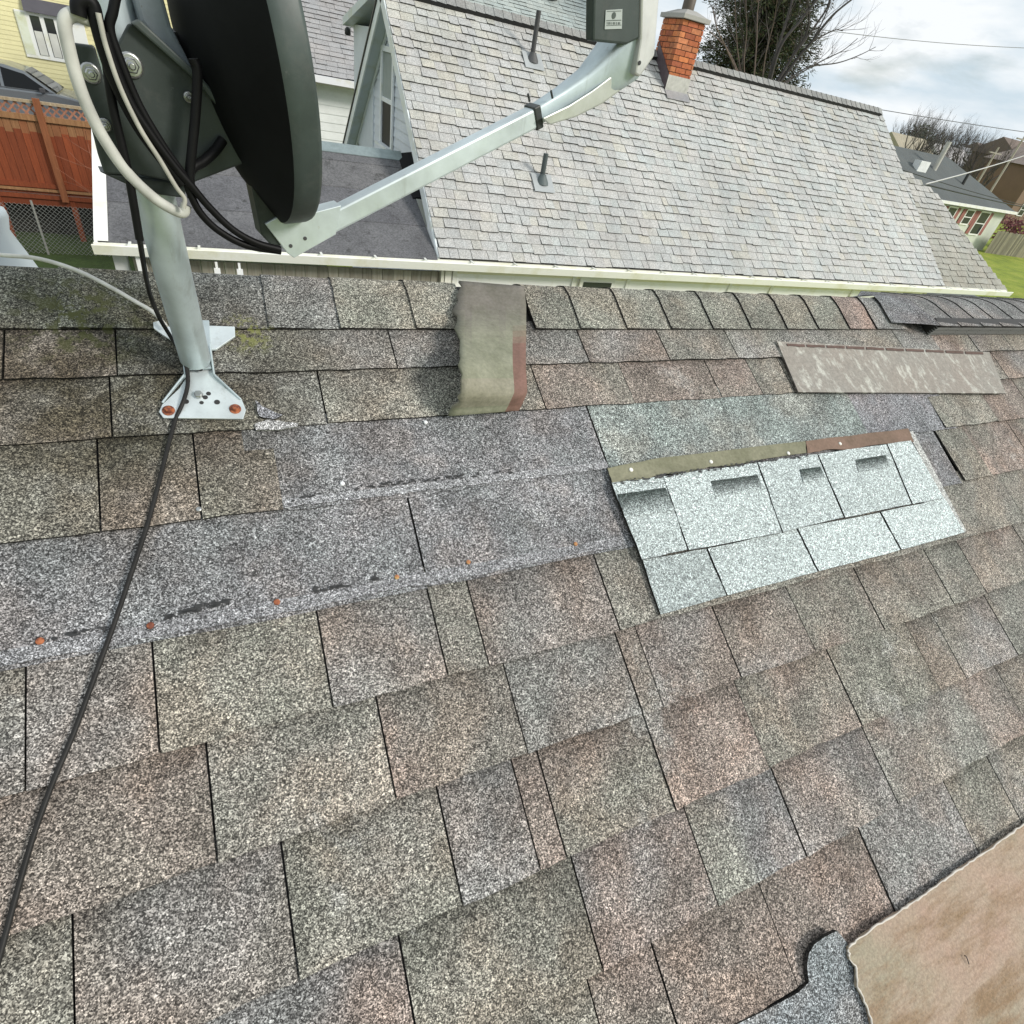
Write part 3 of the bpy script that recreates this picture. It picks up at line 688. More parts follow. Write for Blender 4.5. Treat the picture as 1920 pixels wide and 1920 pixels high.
# mast: square to the roof, then bending upright
base = rw(366, 672, .024); rM = .0215
d0 = NRM.copy(); up = Vector((-.02, 0, 1)).normalized()
p1 = base + d0 * .13
path = [base, base + d0 * .05, base + d0 * .10, p1 + d0 * .03 + up * .0]
q_ = path[-1]; steps = 8
for k in range(1, steps + 1):
    dd = d0.lerp(up, k / steps).normalized(); q_ = q_ + dd * .016; path.append(q_.copy())
mast_top = q_ + up * .165; path += [q_ + up * .08, mast_top]
AZ = R(10); dirA = Vector((math.cos(AZ), math.sin(AZ), 0)); PN = Vector((-math.sin(AZ), math.cos(AZ), 0))
mt = MB(); mt.tube(path, rM, 28, tint=GALV); mt.build('mast', 'galvanised', dish)
MP = q_ + up * .05                          # a point on the upright part; the plane of symmetry passes through it
def ap(x, y, off=0.0): return at_pl(x, y, MP + PN * off, PN)
# reflector
c0 = ap(441, 84); b0 = ap(516, 410); vv = (c0 - b0); ru = vv.length; u_ = vv.normalized()
dn = (dirA - u_ * (dirA @ u_)).normalized(); e_ = u_.cross(dn).normalized(); rw_ = ru * .93
DARK = (0.006, 0.0065, 0.0065); GREENISH = (0.050, 0.066, 0.061)
rfm = MB(); ns, nr = 64, 12; vs = []
for j in range(nr + 1):
    t = j / nr
    for k in range(ns):
        a_ = 2 * math.pi * k / ns; vs.append(c0 + (e_ * math.cos(a_) * rw_ + u_ * math.sin(a_) * ru) * t + dn * (.055 * (t * t - 1)))
rfm.add(vs, [(j * ns + k, j * ns + (k + 1) % ns, (j + 1) * ns + (k + 1) % ns, (j + 1) * ns + k) for j in range(nr) for k in range(ns)], DARK, True)
refl = rfm.build('reflector', 'dish_back', dish)
lp = MB(); vs = []
PR = [(1.0, 0.0), (1.010, .003), (1.012, .010), (1.012, .026), (1.006, .030), (.99, .031), (.975, .022), (.97, .004)]
for f_, d_ in PR:
    for k in range(ns):
        a_ = 2 * math.pi * k / ns; vs.append(c0 + (e_ * math.cos(a_) * rw_ + u_ * math.sin(a_) * ru) * f_ + dn * d_)
lp.add(vs, [(j * ns + k, j * ns + (k + 1) % ns, (j + 1) * ns + (k + 1) % ns, (j + 1) * ns + k) for j in range(len(PR) - 1) for k in range(ns)], GREENISH, True)
lp.build('rim', 'dish_paint', refl)
# face of the dish (seen only from the other side)
fm = MB(); vs = []
for j in range(nr + 1):
    t = j / nr
    for k in range(ns):
        a_ = 2 * math.pi * k / ns; vs.append(c0 + (e_ * math.cos(a_) * rw_ + u_ * math.sin(a_) * ru) * t * .98 + dn * (.006 + .055 * (t * t - 1)))
fm.add(vs, [(j * ns + k, j * ns + (k + 1) % ns, (j + 1) * ns + (k + 1) % ns, (j + 1) * ns + k) for j in range(nr) for k in range(ns)], (.25, .26, .26), True)
fm.build('dish_face', 'dish_paint', refl)
# mount plates
MT = (0.036, 0.046, 0.043)
def plate(px, off, th_, name, tint=MT, bevel=.002, mat='dish_paint'):
    mb = MB(); mb.prism([ap(x_, y_, off) for x_, y_ in px], PN * th_, tint); return mb.build(name, mat, dish, bevel=bevel)
main = plate([(240, 44), (262, 46), (372, 152), (470, 270), (470, 302), (352, 347), (232, 322), (216, 230), (214, 95)], -.046, .004, 'mount_plate')
plate([(246, 44), (368, 152), (466, 268), (474, 262), (374, 140), (262, 36)], -.056, .012, 'plate_flange', shade(MT, 1.5))
plate([(133, 80), (178, 86), (196, 150), (238, 240), (262, 330), (196, 326), (184, 290)], -.040, .008, 'clamp_plate', shade(MT, 1.1))
plate([(186, 322), (350, 344), (347, 372), (300, 366), (250, 352)], -.036, .03, 'clamp_collar', shade(MT, .9))
plate([(462, 300), (484, 318), (512, 345), (520, 415), (528, 462), (508, 460), (490, 440), (478, 380)], -.022, .03, 'arm_strut', shade(MT, .8))
mb = MB(); bk = c0 - u_ * .03 - dn * .045                     # curved pad between plate and dish
pad = [(246, -20), (300, -30), (322, 50), (352, 108), (372, 150), (340, 130), (300, 88), (262, 40)]
mb.prism([ap(x_, y_, -.030) for x_, y_ in pad], PN * .02, (.17, .20, .22)); mb.build('dish_pad', 'dish_paint', dish, bevel=.004)
mb = MB(); mb.prism([ap(x_, y_, .0) for x_, y_ in [(262, 60), (400, 60), (520, 330), (470, 300), (300, 330)]], PN * .05, shade(DARK, 1)); mb.build('back_bracket', 'dish_paint', dish)
for x_, y_, off, r_ in ((245, 122, -.0465, .0105), (170, 137, -.0405, .0085), (196, 234, -.0405, .006), (354, 182, -.05, .005), (505, 322, -.023, .005)):
    p_ = ap(x_, y_, off); mm = Matrix.Translation(p_) @ PN.to_track_quat('-Z', 'Y').to_matrix().to_4x4()
    mb = MB(); mb.lathe([(r_, 0), (r_, .0015), (r_ * .8, .002)], mm, 18); mb.lathe([(r_ * .62, .001), (r_ * .62, .007), (r_ * .5, .008)], mm, 6); mb.lathe([(r_ * .3, .006), (r_ * .3, .012), (r_ * .2, .0125)], mm, 10)
    mb.build('mount_bolt', 'bolt_steel', dish)
# feed arm
a0 = ap(545, 452, -.012); a1 = ap(1003, 217, -.012); ad = (a1 - a0).normalized(); an = PN.cross(ad).normalized()
if an.z < 0: an = -an
hh, ww = .0125, .012
def sect(c, h_, w__, up_=None): n_ = up_ or an; return [c - n_ * h_ - PN * w__, c - n_ * h_ + PN * w__, c + n_ * h_ + PN * w__, c + n_ * h_ - PN * w__]
ARM = (0.60, 0.67, 0.68)
mb = MB(); mb.hexa(sect(a0 + ad * .01, hh, ww) + sect(a1, hh, ww), ARM)
arm = mb.build('feed_arm', 'galvanised', dish, bevel=.003)
mb = MB(); mb.prism([ap(x_, y_, -.0255) for x_, y_ in ((497, 420), (520, 407), (590, 398), (640, 385), (630, 440), (552, 484), (540, 476))], PN * .027, ARM)
mb.build('arm_bracket', 'galvanised', arm, bevel=.001)
mb = MB()
for x_, y_ in ((545, 461), (572, 447)):
    mm = Matrix.Translation(ap(x_, y_, -.0256)) @ PN.to_track_quat('-Z', 'Y').to_matrix().to_4x4(); mb.lathe([(.0024, 0), (.0024, .0006)], mm, 10, (.05, .05, .05))
mb.build('rivet', 'plain', arm)
mb = MB(); mb.hexa(sect(a1 - ad * .008, hh + .002, ww + .002) + sect(a1 + ad * .004, hh + .002, ww + .002), (.03, .035, .033)); mb.build('end_cap', 'dish_paint', arm, bevel=.002)
# feed housing: sweeps up from the arm to the receiver
secs = [(1006, 213, .0125, .0115, -.55), (1050, 188, .015, .0135, -.6), (1100, 158, .020, .018, -.66), (1140, 128, .030, .027, -.80), (1164, 104, .034, .032, -1.0), (1176, 86, .032, .034, -1.25)]
mb = MB(); rings = []
for x_, y_, h_, w__, sl in secs:
    c_ = ap(x_, y_, -.012); dpx = ap(x_ + 10, y_ + 10 * sl, -.012) - c_; n_ = PN.cross(dpx.normalized()); n_ = n_ if n_.z > 0 or sl < -.9 else -n_
    if n_ @ an < 0: n_ = -n_
    ring = []
    for k in range(20):
        t = 2 * math.pi * k / 20; ct, st_ = math.cos(t), math.sin(t); ex_ = .45
        ring.append(c_ + PN * w__ * (abs(ct) ** ex_) * (1 if ct > 0 else -1) + n_ * h_ * (abs(st_) ** ex_) * (1 if st_ > 0 else -1))
    rings.append(ring)
vs = [v_ for r_ in rings for v_ in r_]; S_ = 20
mb.add(vs, [(j * S_ + k, j * S_ + (k + 1) % S_, (j + 1) * S_ + (k + 1) % S_, (j + 1) * S_ + k) for j in range(len(rings) - 1) for k in range(S_)], (.50, .58, .60), True)
mb.add(rings[-1], [tuple(range(S_))], (.5, .58, .6)); mb.add(rings[0], [tuple(range(S_))[::-1]], (.5, .58, .6))
hs = mb.build('feed_housing', 'galvanised', dish)
mb = MB()                                   # lower shell with its parting line
lowpx = [((1030, 234), (1016, 222)), ((1080, 219), (1066, 198)), ((1130, 194), (1110, 170)), ((1168, 166), (1150, 140)), ((1192, 140), (1190, 112))]
vs = []
for (xa_, ya_), (xb_, yb_) in lowpx: vs += [ap(xa_, ya_, -.034), ap(xb_, yb_, -.036), ap(xb_, yb_, .01), ap(xa_, ya_, .01)]
mb.add(vs, [(4 * j + k, 4 * j + (k + 1) % 4, 4 * j + 4 + (k + 1) % 4, 4 * j + 4 + k) for j in range(4) for k in range(4)] + [(0, 1, 2, 3), (16, 17, 18, 19)], (.62, .64, .60))
mb.build('lower_shell', 'galvanised', hs, bevel=.002)
# receiver (only its lower half is in the picture)
mb = MB(); mb.prism([ap(x_, y_, -.050) for x_, y_ in ((1116, -140), (1204, -140), (1200, 72), (1176, 84), (1112, 78))], PN * .018, (.042, .055, .051))
rc = mb.build('receiver', 'dish_paint', dish, bevel=.003)
mb = MB(); mb.prism([ap(x_, y_, -.053) for x_, y_ in ((1206, -140), (1248, -140), (1228, 105), (1200, 145), (1191, 140), (1201, 74))], PN * .062, (.60, .60, .585)); mb.build('receiver_cover', 'galvanised', rc, bevel=.003)
mb = MB(); mb.prism([ap(x_, y_, -.0513) for x_, y_ in ((1136, 19), (1167, 17), (1166, 54), (1134, 55))], PN * .001, (.42, .46, .44))
lb = mb.build('label', 'plain', rc)
mb = MB()
for (xa_, ya_, xb_, yb_) in ((1137, 38, 1165, 39.5), (1137, 47.5, 1165, 48.5), (1138, 21, 1165, 22)):
    mb.prism([ap(x_, y_, -.0516) for x_, y_ in ((xa_, ya_), (xb_, ya_ - 1), (xb_, yb_ - 1), (xa_, yb_))], PN * .0004, (.08, .1, .09))
for k in range(9):
    xa_ = 1138 + k * 3; wd = (1.2, 2.0, .9)[k % 3]; mb.prism([ap(x_, y_, -.0516) for x_, y_ in ((xa_, 41.5), (xa_ + wd, 41.4), (xa_ + wd, 46), (xa_, 46.1))], PN * .0004, (.08, .1, .09))
p_ = ap(1151, 29, -.0516); mm = Matrix.Translation(p_) @ PN.to_track_quat('-Z', 'Y').to_matrix().to_4x4(); mb.lathe([(.0035, 0), (.0035, .0004)], mm, 14, (.06, .08, .07))
mb.build('print', 'plain', lb)
for x_, y_ in ((993, 186), (1036, 180)): mb = MB(); mb.tube([ap(x_, y_ + 4, -.03), ap(x_ - 3, y_ - 10, -.032)], .0016, 8, tint=(.04, .045, .045)); mb.build('retaining_clip', 'plain', hs)
mb = MB(); mm = Matrix.Translation(ap(1199, 118, -.0535)) @ PN.to_track_quat('-Z', 'Y').to_matrix().to_4x4(); mb.lathe([(.0028, 0), (.0028, .0006)], mm, 10, (.02, .02, .02)); mb.build('screw', 'plain', rc)

# ------------------------------------------------------------------ cables
def cable(px, off, r, tint, label, group=None, name='coaxial_cable'):
    pts = [ap(*p_, o_) for p_, o_ in zip(px, off if isinstance(off, list) else [off] * len(px))]
    mb = MB(); mb.tube(smooth_path(pts, 10), r, 12, tint=tint); c_ = sum(pts, Vector()) / len(pts)
    return solo(mb, name, 'cable', label, 'cable', c_, group)
BLK = (.006, .006, .0065)
CG = 'cables looped round the dish mount'
cable([(178, 40), (160, 34), (138, 27), (122, 38), (125, 72), (142, 140), (164, 200), (196, 262), (240, 325), (290, 372), (328, 395), (344, 398), (349, 384)], -.070, .0054, (.50, .50, .46), 'thick pale grey cable looped beside the dish mount, outermost of the bundle', CG)
cable([(148, 30), (147, 8), (160, 0), (174, 10), (182, 45), (196, 95), (222, 165), (262, 240), (310, 305), (342, 345)], -.075, .0060, BLK, 'thick black cable with the tight hook at its top, left of the dish', CG)
cable([(184, 24), (188, 42), (200, 90), (226, 165), (262, 240), (300, 300), (330, 350), (346, 372), (344, 390)], -.083, .0022, (.42, .41, .36), 'thin beige cable running down between the black cables of the mount', CG)
cable([(196, 60), (214, 120), (246, 195), (290, 262), (330, 315), (356, 345), (392, 388), (436, 430), (480, 455), (526, 468)], -.080, .0040, BLK, 'black cable sweeping from the mount straight to the feed arm, upper one', CG)
cable([(222, -30), (212, 20), (206, 55), (228, 120), (262, 200), (310, 280), (345, 330), (358, 366), (378, 402), (412, 434), (462, 460), (526, 471)], -.076, .0040, BLK, 'black cable sagging lowest below the mount on its way to the feed arm', CG)
cable([(362, 110), (370, 140), (366, 220), (360, 280), (356, 330), (360, 372)], -.074, .0046, BLK, 'straight upright black cable crossing the mount plate under the dish', CG)
cable([(418, 262), (404, 282), (382, 302), (360, 316), (352, 340)], [-.05, -.055, -.062, -.07, -.074], .0050, BLK, 'short black cable stub bending out from under the dish plate', CG)
cable([(206, 50), (200, 110), (212, 200), (228, 270), (240, 322), (252, 390), (262, 450)], -.068, .0040, BLK, 'slim black cable hidden deepest behind the pale cable on the mount', CG)
# the lead that runs down the mast and across the roof
pts = [ap(232, 300, -.06), ap(242, 335, -.05), ap(252, 390, -.034), ap(262, 450, -.030)]
mx = [rw(278, 540, .12), rw(296, 590, .075), rw(318, 628, .040), rw(338, 660, .028), rw(350, 690, .024), rw(352, 720, .020), rw(344, 752, .018), rw(328, 790, .011)]
rest = [(312, 850), (298, 905), (276, 985), (246, 1075), (214, 1170), (180, 1262), (140, 1370), (98, 1470), (62, 1570), (30, 1680), (4, 1775), (-30, 1900)]
rest = [rw(x_, y_, .0118) for x_, y_ in rest]
mb = MB(); mb.tube(smooth_path(pts[1:] + mx + rest, 8), .0030, 12, tint=(.022, .021, .020))
solo(mb, 'coaxial_cable', 'cable', 'long dark cable running from the dish mast down across the shingles to the lower left', 'cable', rest[2])
mb = MB(); wc = [(-160, 455), (-80, 470), (0, 478), (60, 483), (110, 495), (160, 514), (210, 540), (255, 566), (288, 586), (312, 612)]
mb.tube(smooth_path([rw(x_, y_, .022 if x_ < 280 else .03) for x_, y_ in wc], 8), .0031, 12, tint=(.60, .59, .54))
solo(mb, 'coaxial_cable', 'cable', 'thin white cable lying along the ridge from the left edge to the dish foot', 'cable', rw(110, 495, .02))
mb = MB()                                   # cable tie round the mast
cA = q_ + up * .052
ring = [cA + (Vector((math.cos(t), math.sin(t), 0))) * (rM + .0022) for t in [2 * math.pi * k / 24 for k in range(25)]]
mb.tube(ring, .0028, 8, False, BLK)
solo(mb, 'cable_tie', 'cable', 'black cable tie wrapped round the upright mast of the dish', 'cable tie', cA)
# white flared vent behind the ridge at the far left
vp = at_y(-50, 394, 1.36)
mb = MB(); mb.lathe([(.085, -.16), (.058, -.078), (.041, -.030), (.047, -.006), (.046, .002), (.032, .008), (.004, .010)], Matrix.Translation(vp), 10, (.62, .68, .69))
solo(mb, 'vent_cap', 'white_trim', 'pale flared metal vent cap just behind the ridge at the left edge', 'vent', vp + Vector((0, 0, -.16)))

# ------------------------------------------------------------------ neighbouring house
NX0, NX1, EY, EZ = 2.45, 13.32, 7.06, H - 2.0
SN = Vector((0, math.cos(B), math.sin(B))); NN = Vector((0, -math.sin(B), math.cos(B)))
RLEN = 4.17; RIDGE = Vector((0, EY, EZ)) + SN * RLEN
nh = thing('neighbour_house', 'white sided house next door with a light grey shingle roof and brick chimney', 'house', loc=(NX0, EY, 0))
def npt(x, s, n=0): return Vector((x, EY, EZ)) + SN * s + NN * n
LG, BEIGE, MINT = (0.480, 0.472, 0.462), (0.50, 0.48, 0.42), (0.462, 0.482, 0.470)
def shingle_slope(mb, x0, x1, s0, s1, exp_, cols, pt, wr=(.10, .26), clip=None):
    s_ = s0; r_ = 0
    while s_ < s1 - .02:
        x_ = x0 - random.uniform(0, .2); top = min(s_ + exp_ + .01, s1)
        while x_ < x1:
            wd = random.uniform(*wr); a_, b_ = max(x_, x0), min(x_ + wd - .006, x1); x_ += wd
            if clip: a_, b_ = clip(a_, b_, s_)
            if b_ - a_ < .02: continue
            n0 = random.choice((.011, .014, .022, .025)); c = cols(a_, s_); c = shade(c, random.uniform(.93, 1.05))
            ds = random.choice((0, 0, .0, .018)) if n0 > .02 else 0
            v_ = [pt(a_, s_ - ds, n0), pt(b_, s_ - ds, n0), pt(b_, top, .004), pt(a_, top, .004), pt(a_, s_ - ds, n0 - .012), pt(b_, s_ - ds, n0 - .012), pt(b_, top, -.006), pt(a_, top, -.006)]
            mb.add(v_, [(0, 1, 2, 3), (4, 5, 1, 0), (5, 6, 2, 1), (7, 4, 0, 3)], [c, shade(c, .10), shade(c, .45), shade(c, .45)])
        s_ += exp_; r_ += 1
def ncol(x, s):
    rr = random.random()
    bz = max(0, 1 - (x - 2) / 5) * (s / 4)
    if rr < .12 + .7 * bz: return mixc(LG, BEIGE, random.uniform(.2, .7 + .3 * bz))
    if rr < .45 + .25 * (x > 6): return mixc(LG, MINT, random.uniform(.1, .7))
    return LG
mb = MB(); shingle_slope(mb, NX0, NX1, 0, RLEN - .06, .146, ncol, npt)
nroof = mb.build('roof', 'neighbour_shingle', nh)
mb = MB(); mb.hexa([npt(NX0 + .01, .02, -.06), npt(NX1 - .01, .02, -.06), npt(NX1 - .01, RLEN, -.06), npt(NX0 + .01, RLEN, -.06), npt(NX0 + .01, .02, -.008), npt(NX1 - .01, .02, -.008), npt(NX1 - .01, RLEN, -.008), npt(NX0 + .01, RLEN, -.008)], (.2, .2, .2))
bs = Vector((0, math.cos(B), -math.sin(B)))
rp = lambda x, d, n=0: Vector((x, RIDGE.y, RIDGE.z)) + bs * d + Vector((0, math.sin(B), math.cos(B))) * n
mb.hexa([rp(NX0 + .01, 0, -.06), rp(NX1, 0, -.06), rp(NX1, 4.2, -.06), rp(NX0 + .01, 4.2, -.06), rp(NX0 + .01, 0, .01), rp(NX1, 0, .01), rp(NX1, 4.2, .01), rp(NX0 + .01, 4.2, .01)], (.34, .34, .33))
mb.build('roof_deck', 'neighbour_shingle', nh)
# ridge vent with its dark louvre, covered by small caps
mb = MB(); x_ = NX0
while x_ < NX1 - .15:
    c = shade(mixc(LG, MINT, random.random() * .4), random.uniform(.52, .68)); x1 = min(x_ + .15, NX1 - .1); ty = .045
    pf = [npt(0, RLEN - .125, .062), npt(0, RLEN + .01, .072), rp(0, .01, .072), rp(0, .125, .055)]
    L0 = [Vector((x_, p_.y, p_.z + .008)) for p_ in pf]; L1 = [Vector((x1, p_.y, p_.z)) for p_ in pf]
    mb.add(L0 + L1, [(k, 4 + k, 5 + k, k + 1) for k in range(3)], c)
    mb.add(L0 + [p_ - Vector((0, 0, .012)) for p_ in L0], [(k, k + 1, 5 + k, 4 + k) for k in range(3)], shade(c, .15)); x_ += .15
nv_ = mb.build('ridge_vent', 'neighbour_shingle', nh)
mb = MB(); x0_, x1_ = NX0 + .02, NX1 - .12
mb.hexa([npt(x0_, RLEN - .128, .0), npt(x1_, RLEN - .128, .0), npt(x1_, RLEN, .0), npt(x0_, RLEN, .0), npt(x0_, RLEN - .128, .058), npt(x1_, RLEN - .128, .058), npt(x1_, RLEN, .058), npt(x0_, RLEN, .058)], (.012, .012, .012)); mb.build('louvre', 'plain', nv_)
# lower, stained roof at the right end
ex_pts = [(1698, 322), (1760, 370), (1800, 430), (1842, 486), (1888, 545)]
def nb_hit(x, y, n=0): return at_pl(x, y, Vector((0, EY, EZ)) + NN * n, NN)
rakeR = []
for x_, y_ in ex_pts:
    p_ = nb_hit(x_, y_, -.05); rakeR.append((p_.x, (p_ - Vector((0, EY, EZ))) @ SN))
def right_limit(s_):
    rr = sorted(rakeR, key=lambda t: t[1])
    if s_ <= rr[0][1]: return rr[0][0]
    for a_, b_ in zip(rr, rr[1:]):
        if a_[1] <= s_ <= b_[1]: return a_[0] + (b_[0] - a_[0]) * (s_ - a_[1]) / max(1e-6, b_[1] - a_[1])
    return -9
stop = max(t[1] for t in rakeR)
def ecol(x, s): return mixc((.33, .315, .27), (.45, .44, .42), max(0, min(1, s / 2.2))) if random.random() < .75 else (.36, .35, .31)
mb = MB(); shingle_slope(mb, NX1 + .03, 16.2, 0, stop, .146, ecol, lambda x, s, n=0: npt(x, s, n - .06), clip=lambda a_, b_, s_: (a_, min(b_, right_limit(s_))))
mb.build('lean_to_roof', 'neighbour_shingle', nh, label='darker stained lower roof at the right end of the house')
lim = sorted(rakeR, key=lambda t: t[1]); mb = MB()
pl = [npt(NX1 + .02, 0, -.075)] + [npt(x_ - .01, s_, -.075) for x_, s_ in lim] + [npt(NX1 + .02, stop, -.075)]
mb.prism(pl, NN * -.05, (.25, .25, .23)); mb.build('lean_to_deck', 'neighbour_shingle', nh)
# walls
WX0, WX1, WY0, WY1 = NX0 + .20, NX1 - .28, EY + .13, 13.3
mb = MB(); mb.box((WX0 + .02, WY0 + .02, 0), (WX1, WY1, EZ - .02), (.70, .72, .72)); mb.box((WX1, WY0 + .1, 0), (15.3, 11, EZ - .25), (.70, .72, .70)); mb.build('wall', 'siding', nh)
# front wall: big white framed panels under the eave
WHT = (.80, .80, .76)
mb = MB(); edges = [(850, 520), (1072, 530), (1100, 530), (1172, 535), (1362, 543), (1440, 545), (1592, 550)]
xs_ = [at_y(x_, y_, WY0).x for x_, y_ in edges] 
while xs_[-1] < WX1 - 1.6: xs_.append(xs_[-1] + 1.3)
xs_.append(WX1)
for a_, b_ in zip(xs_, xs_[1:]):
    mb.box((a_ + .03, WY0 - .035, .9), (b_ - .03, WY0 + .02, EZ - .135), (.88, .88, .86))
    mb.box((a_ - .03, WY0 - .06, .6), (a_ + .03, WY0 + .02, EZ - .1), WHT)
mb.box((xs_[0], WY0 - .05, EZ - .20), (WX1, WY0 - .037, EZ - .135), (.80, .77, .58))  # yellowish strip paints the shaded top of the panels below the eave
mb.build('wall_panel', 'white_trim', nh)
wx0, wx1 = at_y(1093, 530, WY0 - .06).x, at_y(1146, 530, WY0 - .06).x; wz = at_y(1118, 529, WY0 - .06).z
wf = MB(); wf.box((wx0 - .06, WY0 - .075, wz - .9), (wx1 + .06, WY0 - .045, wz + .07), WHT); wo = wf.build('window', 'white_trim', nh, bevel=.006)
wf = MB(); wf.box((wx0, WY0 - .082, wz - .8), (wx1, WY0 - .076, wz), (1, 1, 1)); wf.build('pane', 'glass', wo)
wf = MB(); wf.box((wx0 - .12, WY0 - .12, wz + .08), (wx1 + .12, WY0 - .05, wz + .14), WHT); wf.build('sill', 'white_trim', wo)
# gutter along the front eave, running on under the porch
mb = MB(); gx0, gx1 = -1.16, 15.72
prof = [(EY - .135, EZ - .105), (EY - .150, EZ - .05), (EY - .160, EZ - .012), (EY - .150, EZ - .004), (EY - .146, EZ - .014), (EY - .135, EZ - .05), (EY - .120, EZ - .095), (EY - .03, EZ - .095), (EY - .03, EZ - .02), (EY - .02, EZ - .02), (EY - .02, EZ - .105)]
mb.prism([Vector((gx0, y_, z_)) for y_, z_ in prof], (gx1 - gx0, 0, 0), (.86, .86, .79))
gt = mb.build('gutter', 'white_trim', nh)
mb = MB(); mb.box((gx0 + .02, EY - .018, EZ - .13), (gx1 - .02, EY + .012, EZ - .012), (.78, .77, .66)); mb.box((gx0 + .02, EY + .012, EZ - .128), (gx1 - .02, WY0 - .001, EZ - .110), (.70, .69, .6)); mb.build('fascia', 'white_trim', nh)
x_ = gx0 + .3
while x_ < gx1: mb = MB(); mb.box((x_, EY - .148, EZ - .012), (x_ + .025, EY + .0, EZ - .002), (.8, .8, .74)); mb.build('gutter_strap', 'white_trim', gt); x_ += .62
for k, (x_, y_) in enumerate(((405, 492), (448, 494))):
    p_ = at_y(x_, y_, EY - .12); mb = MB(); mb.box((p_.x - .012, p_.y - .006, p_.z - .3), (p_.x + .012, p_.y + .006, EZ - .13), (.85, .86, .86)); mb.box((p_.x - .03, p_.y - .012, p_.z - .16), (p_.x + .03, p_.y + .012, p_.z - .06), (.85, .86, .86)); mb.build('hanger_strap', 'white_trim', gt)
# brick chimney
cpx = nb_hit(1246, 170); cY = cpx.y; cX0 = at_y(1243, 165, cY).x; cX1 = at_y(1277, 182, cY).x
cX0 = cX0 + .05; cW = .45; cX1 = cX0 + cW; cD = .56; ctop = at_y(1290, 36, cY).z
ch = MB(); ch.box((cX0 + .012, cY + .012, EZ + 1.6), (cX1 - .012, cY + cD - .012, ctop), (.10, .07, .06))
bh = .074; z_ = EZ + 1.65; r_ = 0
while z_ < ctop - .03:
    zt = min(z_ + bh - .010, ctop - .002)
    def bricks(a0, a1, axis):
        x_ = a0 - (0 if r_ % 2 else .10)
        while x_ < a1 - .015:
            b0_, b1_ = max(x_, a0), min(x_ + .20, a1); x_ += .212
            if b1_ - b0_ < .02: continue
            c = shade(random.choice(((.56, .185, .065), (.60, .215, .085), (.48, .14, .055), (.54, .20, .09), (.42, .12, .055))), random.uniform(.72, 1.15))
            if axis == 'f': ch.box((b0_, cY, z_), (b1_, cY + .09, zt), c)
            elif axis == 'b': ch.box((b0_, cY + cD - .09, z_), (b1_, cY + cD, zt), c)
            elif axis == 'l': ch.box((cX0, b0_, z_), (cX0 + .09, b1_, zt), c)
            else: ch.box((cX1 - .09, b0_, z_), (cX1, b1_, zt), c)
    bricks(cX0, cX1, 'f'); bricks(cX0, cX1, 'b'); bricks(cY + .092, cY + cD - .092, 'l'); bricks(cY + .092, cY + cD - .092, 'r')
    z_ += bh; r_ += 1
co = ch.build('chimney', 'brick', nroof)
mb = MB(); mb.box((cX0 - .05, cY - .05, ctop), (cX1 + .05, cY + cD + .05, ctop + .06), (.36, .37, .32)); mb.hexa([Vector((cX0 - .02, cY - .02, ctop + .06)), Vector((cX1 + .02, cY - .02, ctop + .06)), Vector((cX1 + .02, cY + cD + .02, ctop + .06)), Vector((cX0 - .02, cY + cD + .02, ctop + .06)), Vector((cX0 + .13, cY + .15, ctop + .13)), Vector((cX1 - .13, cY + .15, ctop + .13)), Vector((cX1 - .13, cY + cD - .15, ctop + .13)), Vector((cX0 + .13, cY + cD - .15, ctop + .13))], (.40, .39, .33))
mb.build('crown', 'concrete', co, bevel=.006)
mb = MB(); mb.lathe([(.10, 0), (.10, .18), (.09, .19), (.06, .19)], Matrix.Translation(((cX0 + cX1) / 2, cY + cD / 2, ctop + .12)), 14, (.10, .08, .06)); mb.build('flue', 'plain', co)
mb = MB(); zf = cpx.z
mb.box((cX0 - .012, cY - .014, zf - .03), (cX1 + .012, cY - .001, zf + .22), (.52, .51, .48)); mb.prism([npt(cX0 - .02, (cY - EY) / math.cos(B) - .18, .027), npt(cX1 + .02, (cY - EY) / math.cos(B) - .18, .027), npt(cX1 + .02, (cY - EY) / math.cos(B) - .01, .027), npt(cX0 - .02, (cY - EY) / math.cos(B) - .01, .027)], NN * .006, (.36, .35, .35))
z1 = zf + .55
mb.prism([Vector((cX0 - .012, cY - .01, zf)), Vector((cX0 - .012, cY + .5, zf + .40)), Vector((cX0 - .012, cY + .5, zf + .62)), Vector((cX0 - .012, cY - .01, zf + .22))], (.010, 0, 0), (.14, .11, .12))
mb.build('flashing', 'galvanised', co)
# vent pipes
for (x_, y_), hgt, c in (((997, 112), .56, (.05, .05, .05)), ((1015, 340), .34, (.06, .075, .075))):
    p_ = nb_hit(x_, y_); mb = MB(); mb.tube([p_ - Vector((0, 0, .05)), p_ + Vector((.0, 0, hgt))], .035, 14, tint=c); vo = mb.build('vent_pipe', 'plain', nroof)
    mb = MB(); mm = Matrix.Translation(p_ + Vector((0, -.02, -.03))); mb.lathe([(.10, 0), (.085, .04), (.05, .10), (.045, .12)], mm, 16, shade(c, 1.6))
    mb.prism([p_ + Vector((-.16, 0, 0)) + SN * -.2 + NN * .028, p_ + Vector((.16, 0, 0)) + SN * -.2 + NN * .028, p_ + Vector((.16, 0, 0)) + SN * .1 + NN * .028, p_ + Vector((-.16, 0, 0)) + SN * .1 + NN * .028], NN * .004, (.40, .42, .42)); mb.build('pipe_boot', 'plain', vo)
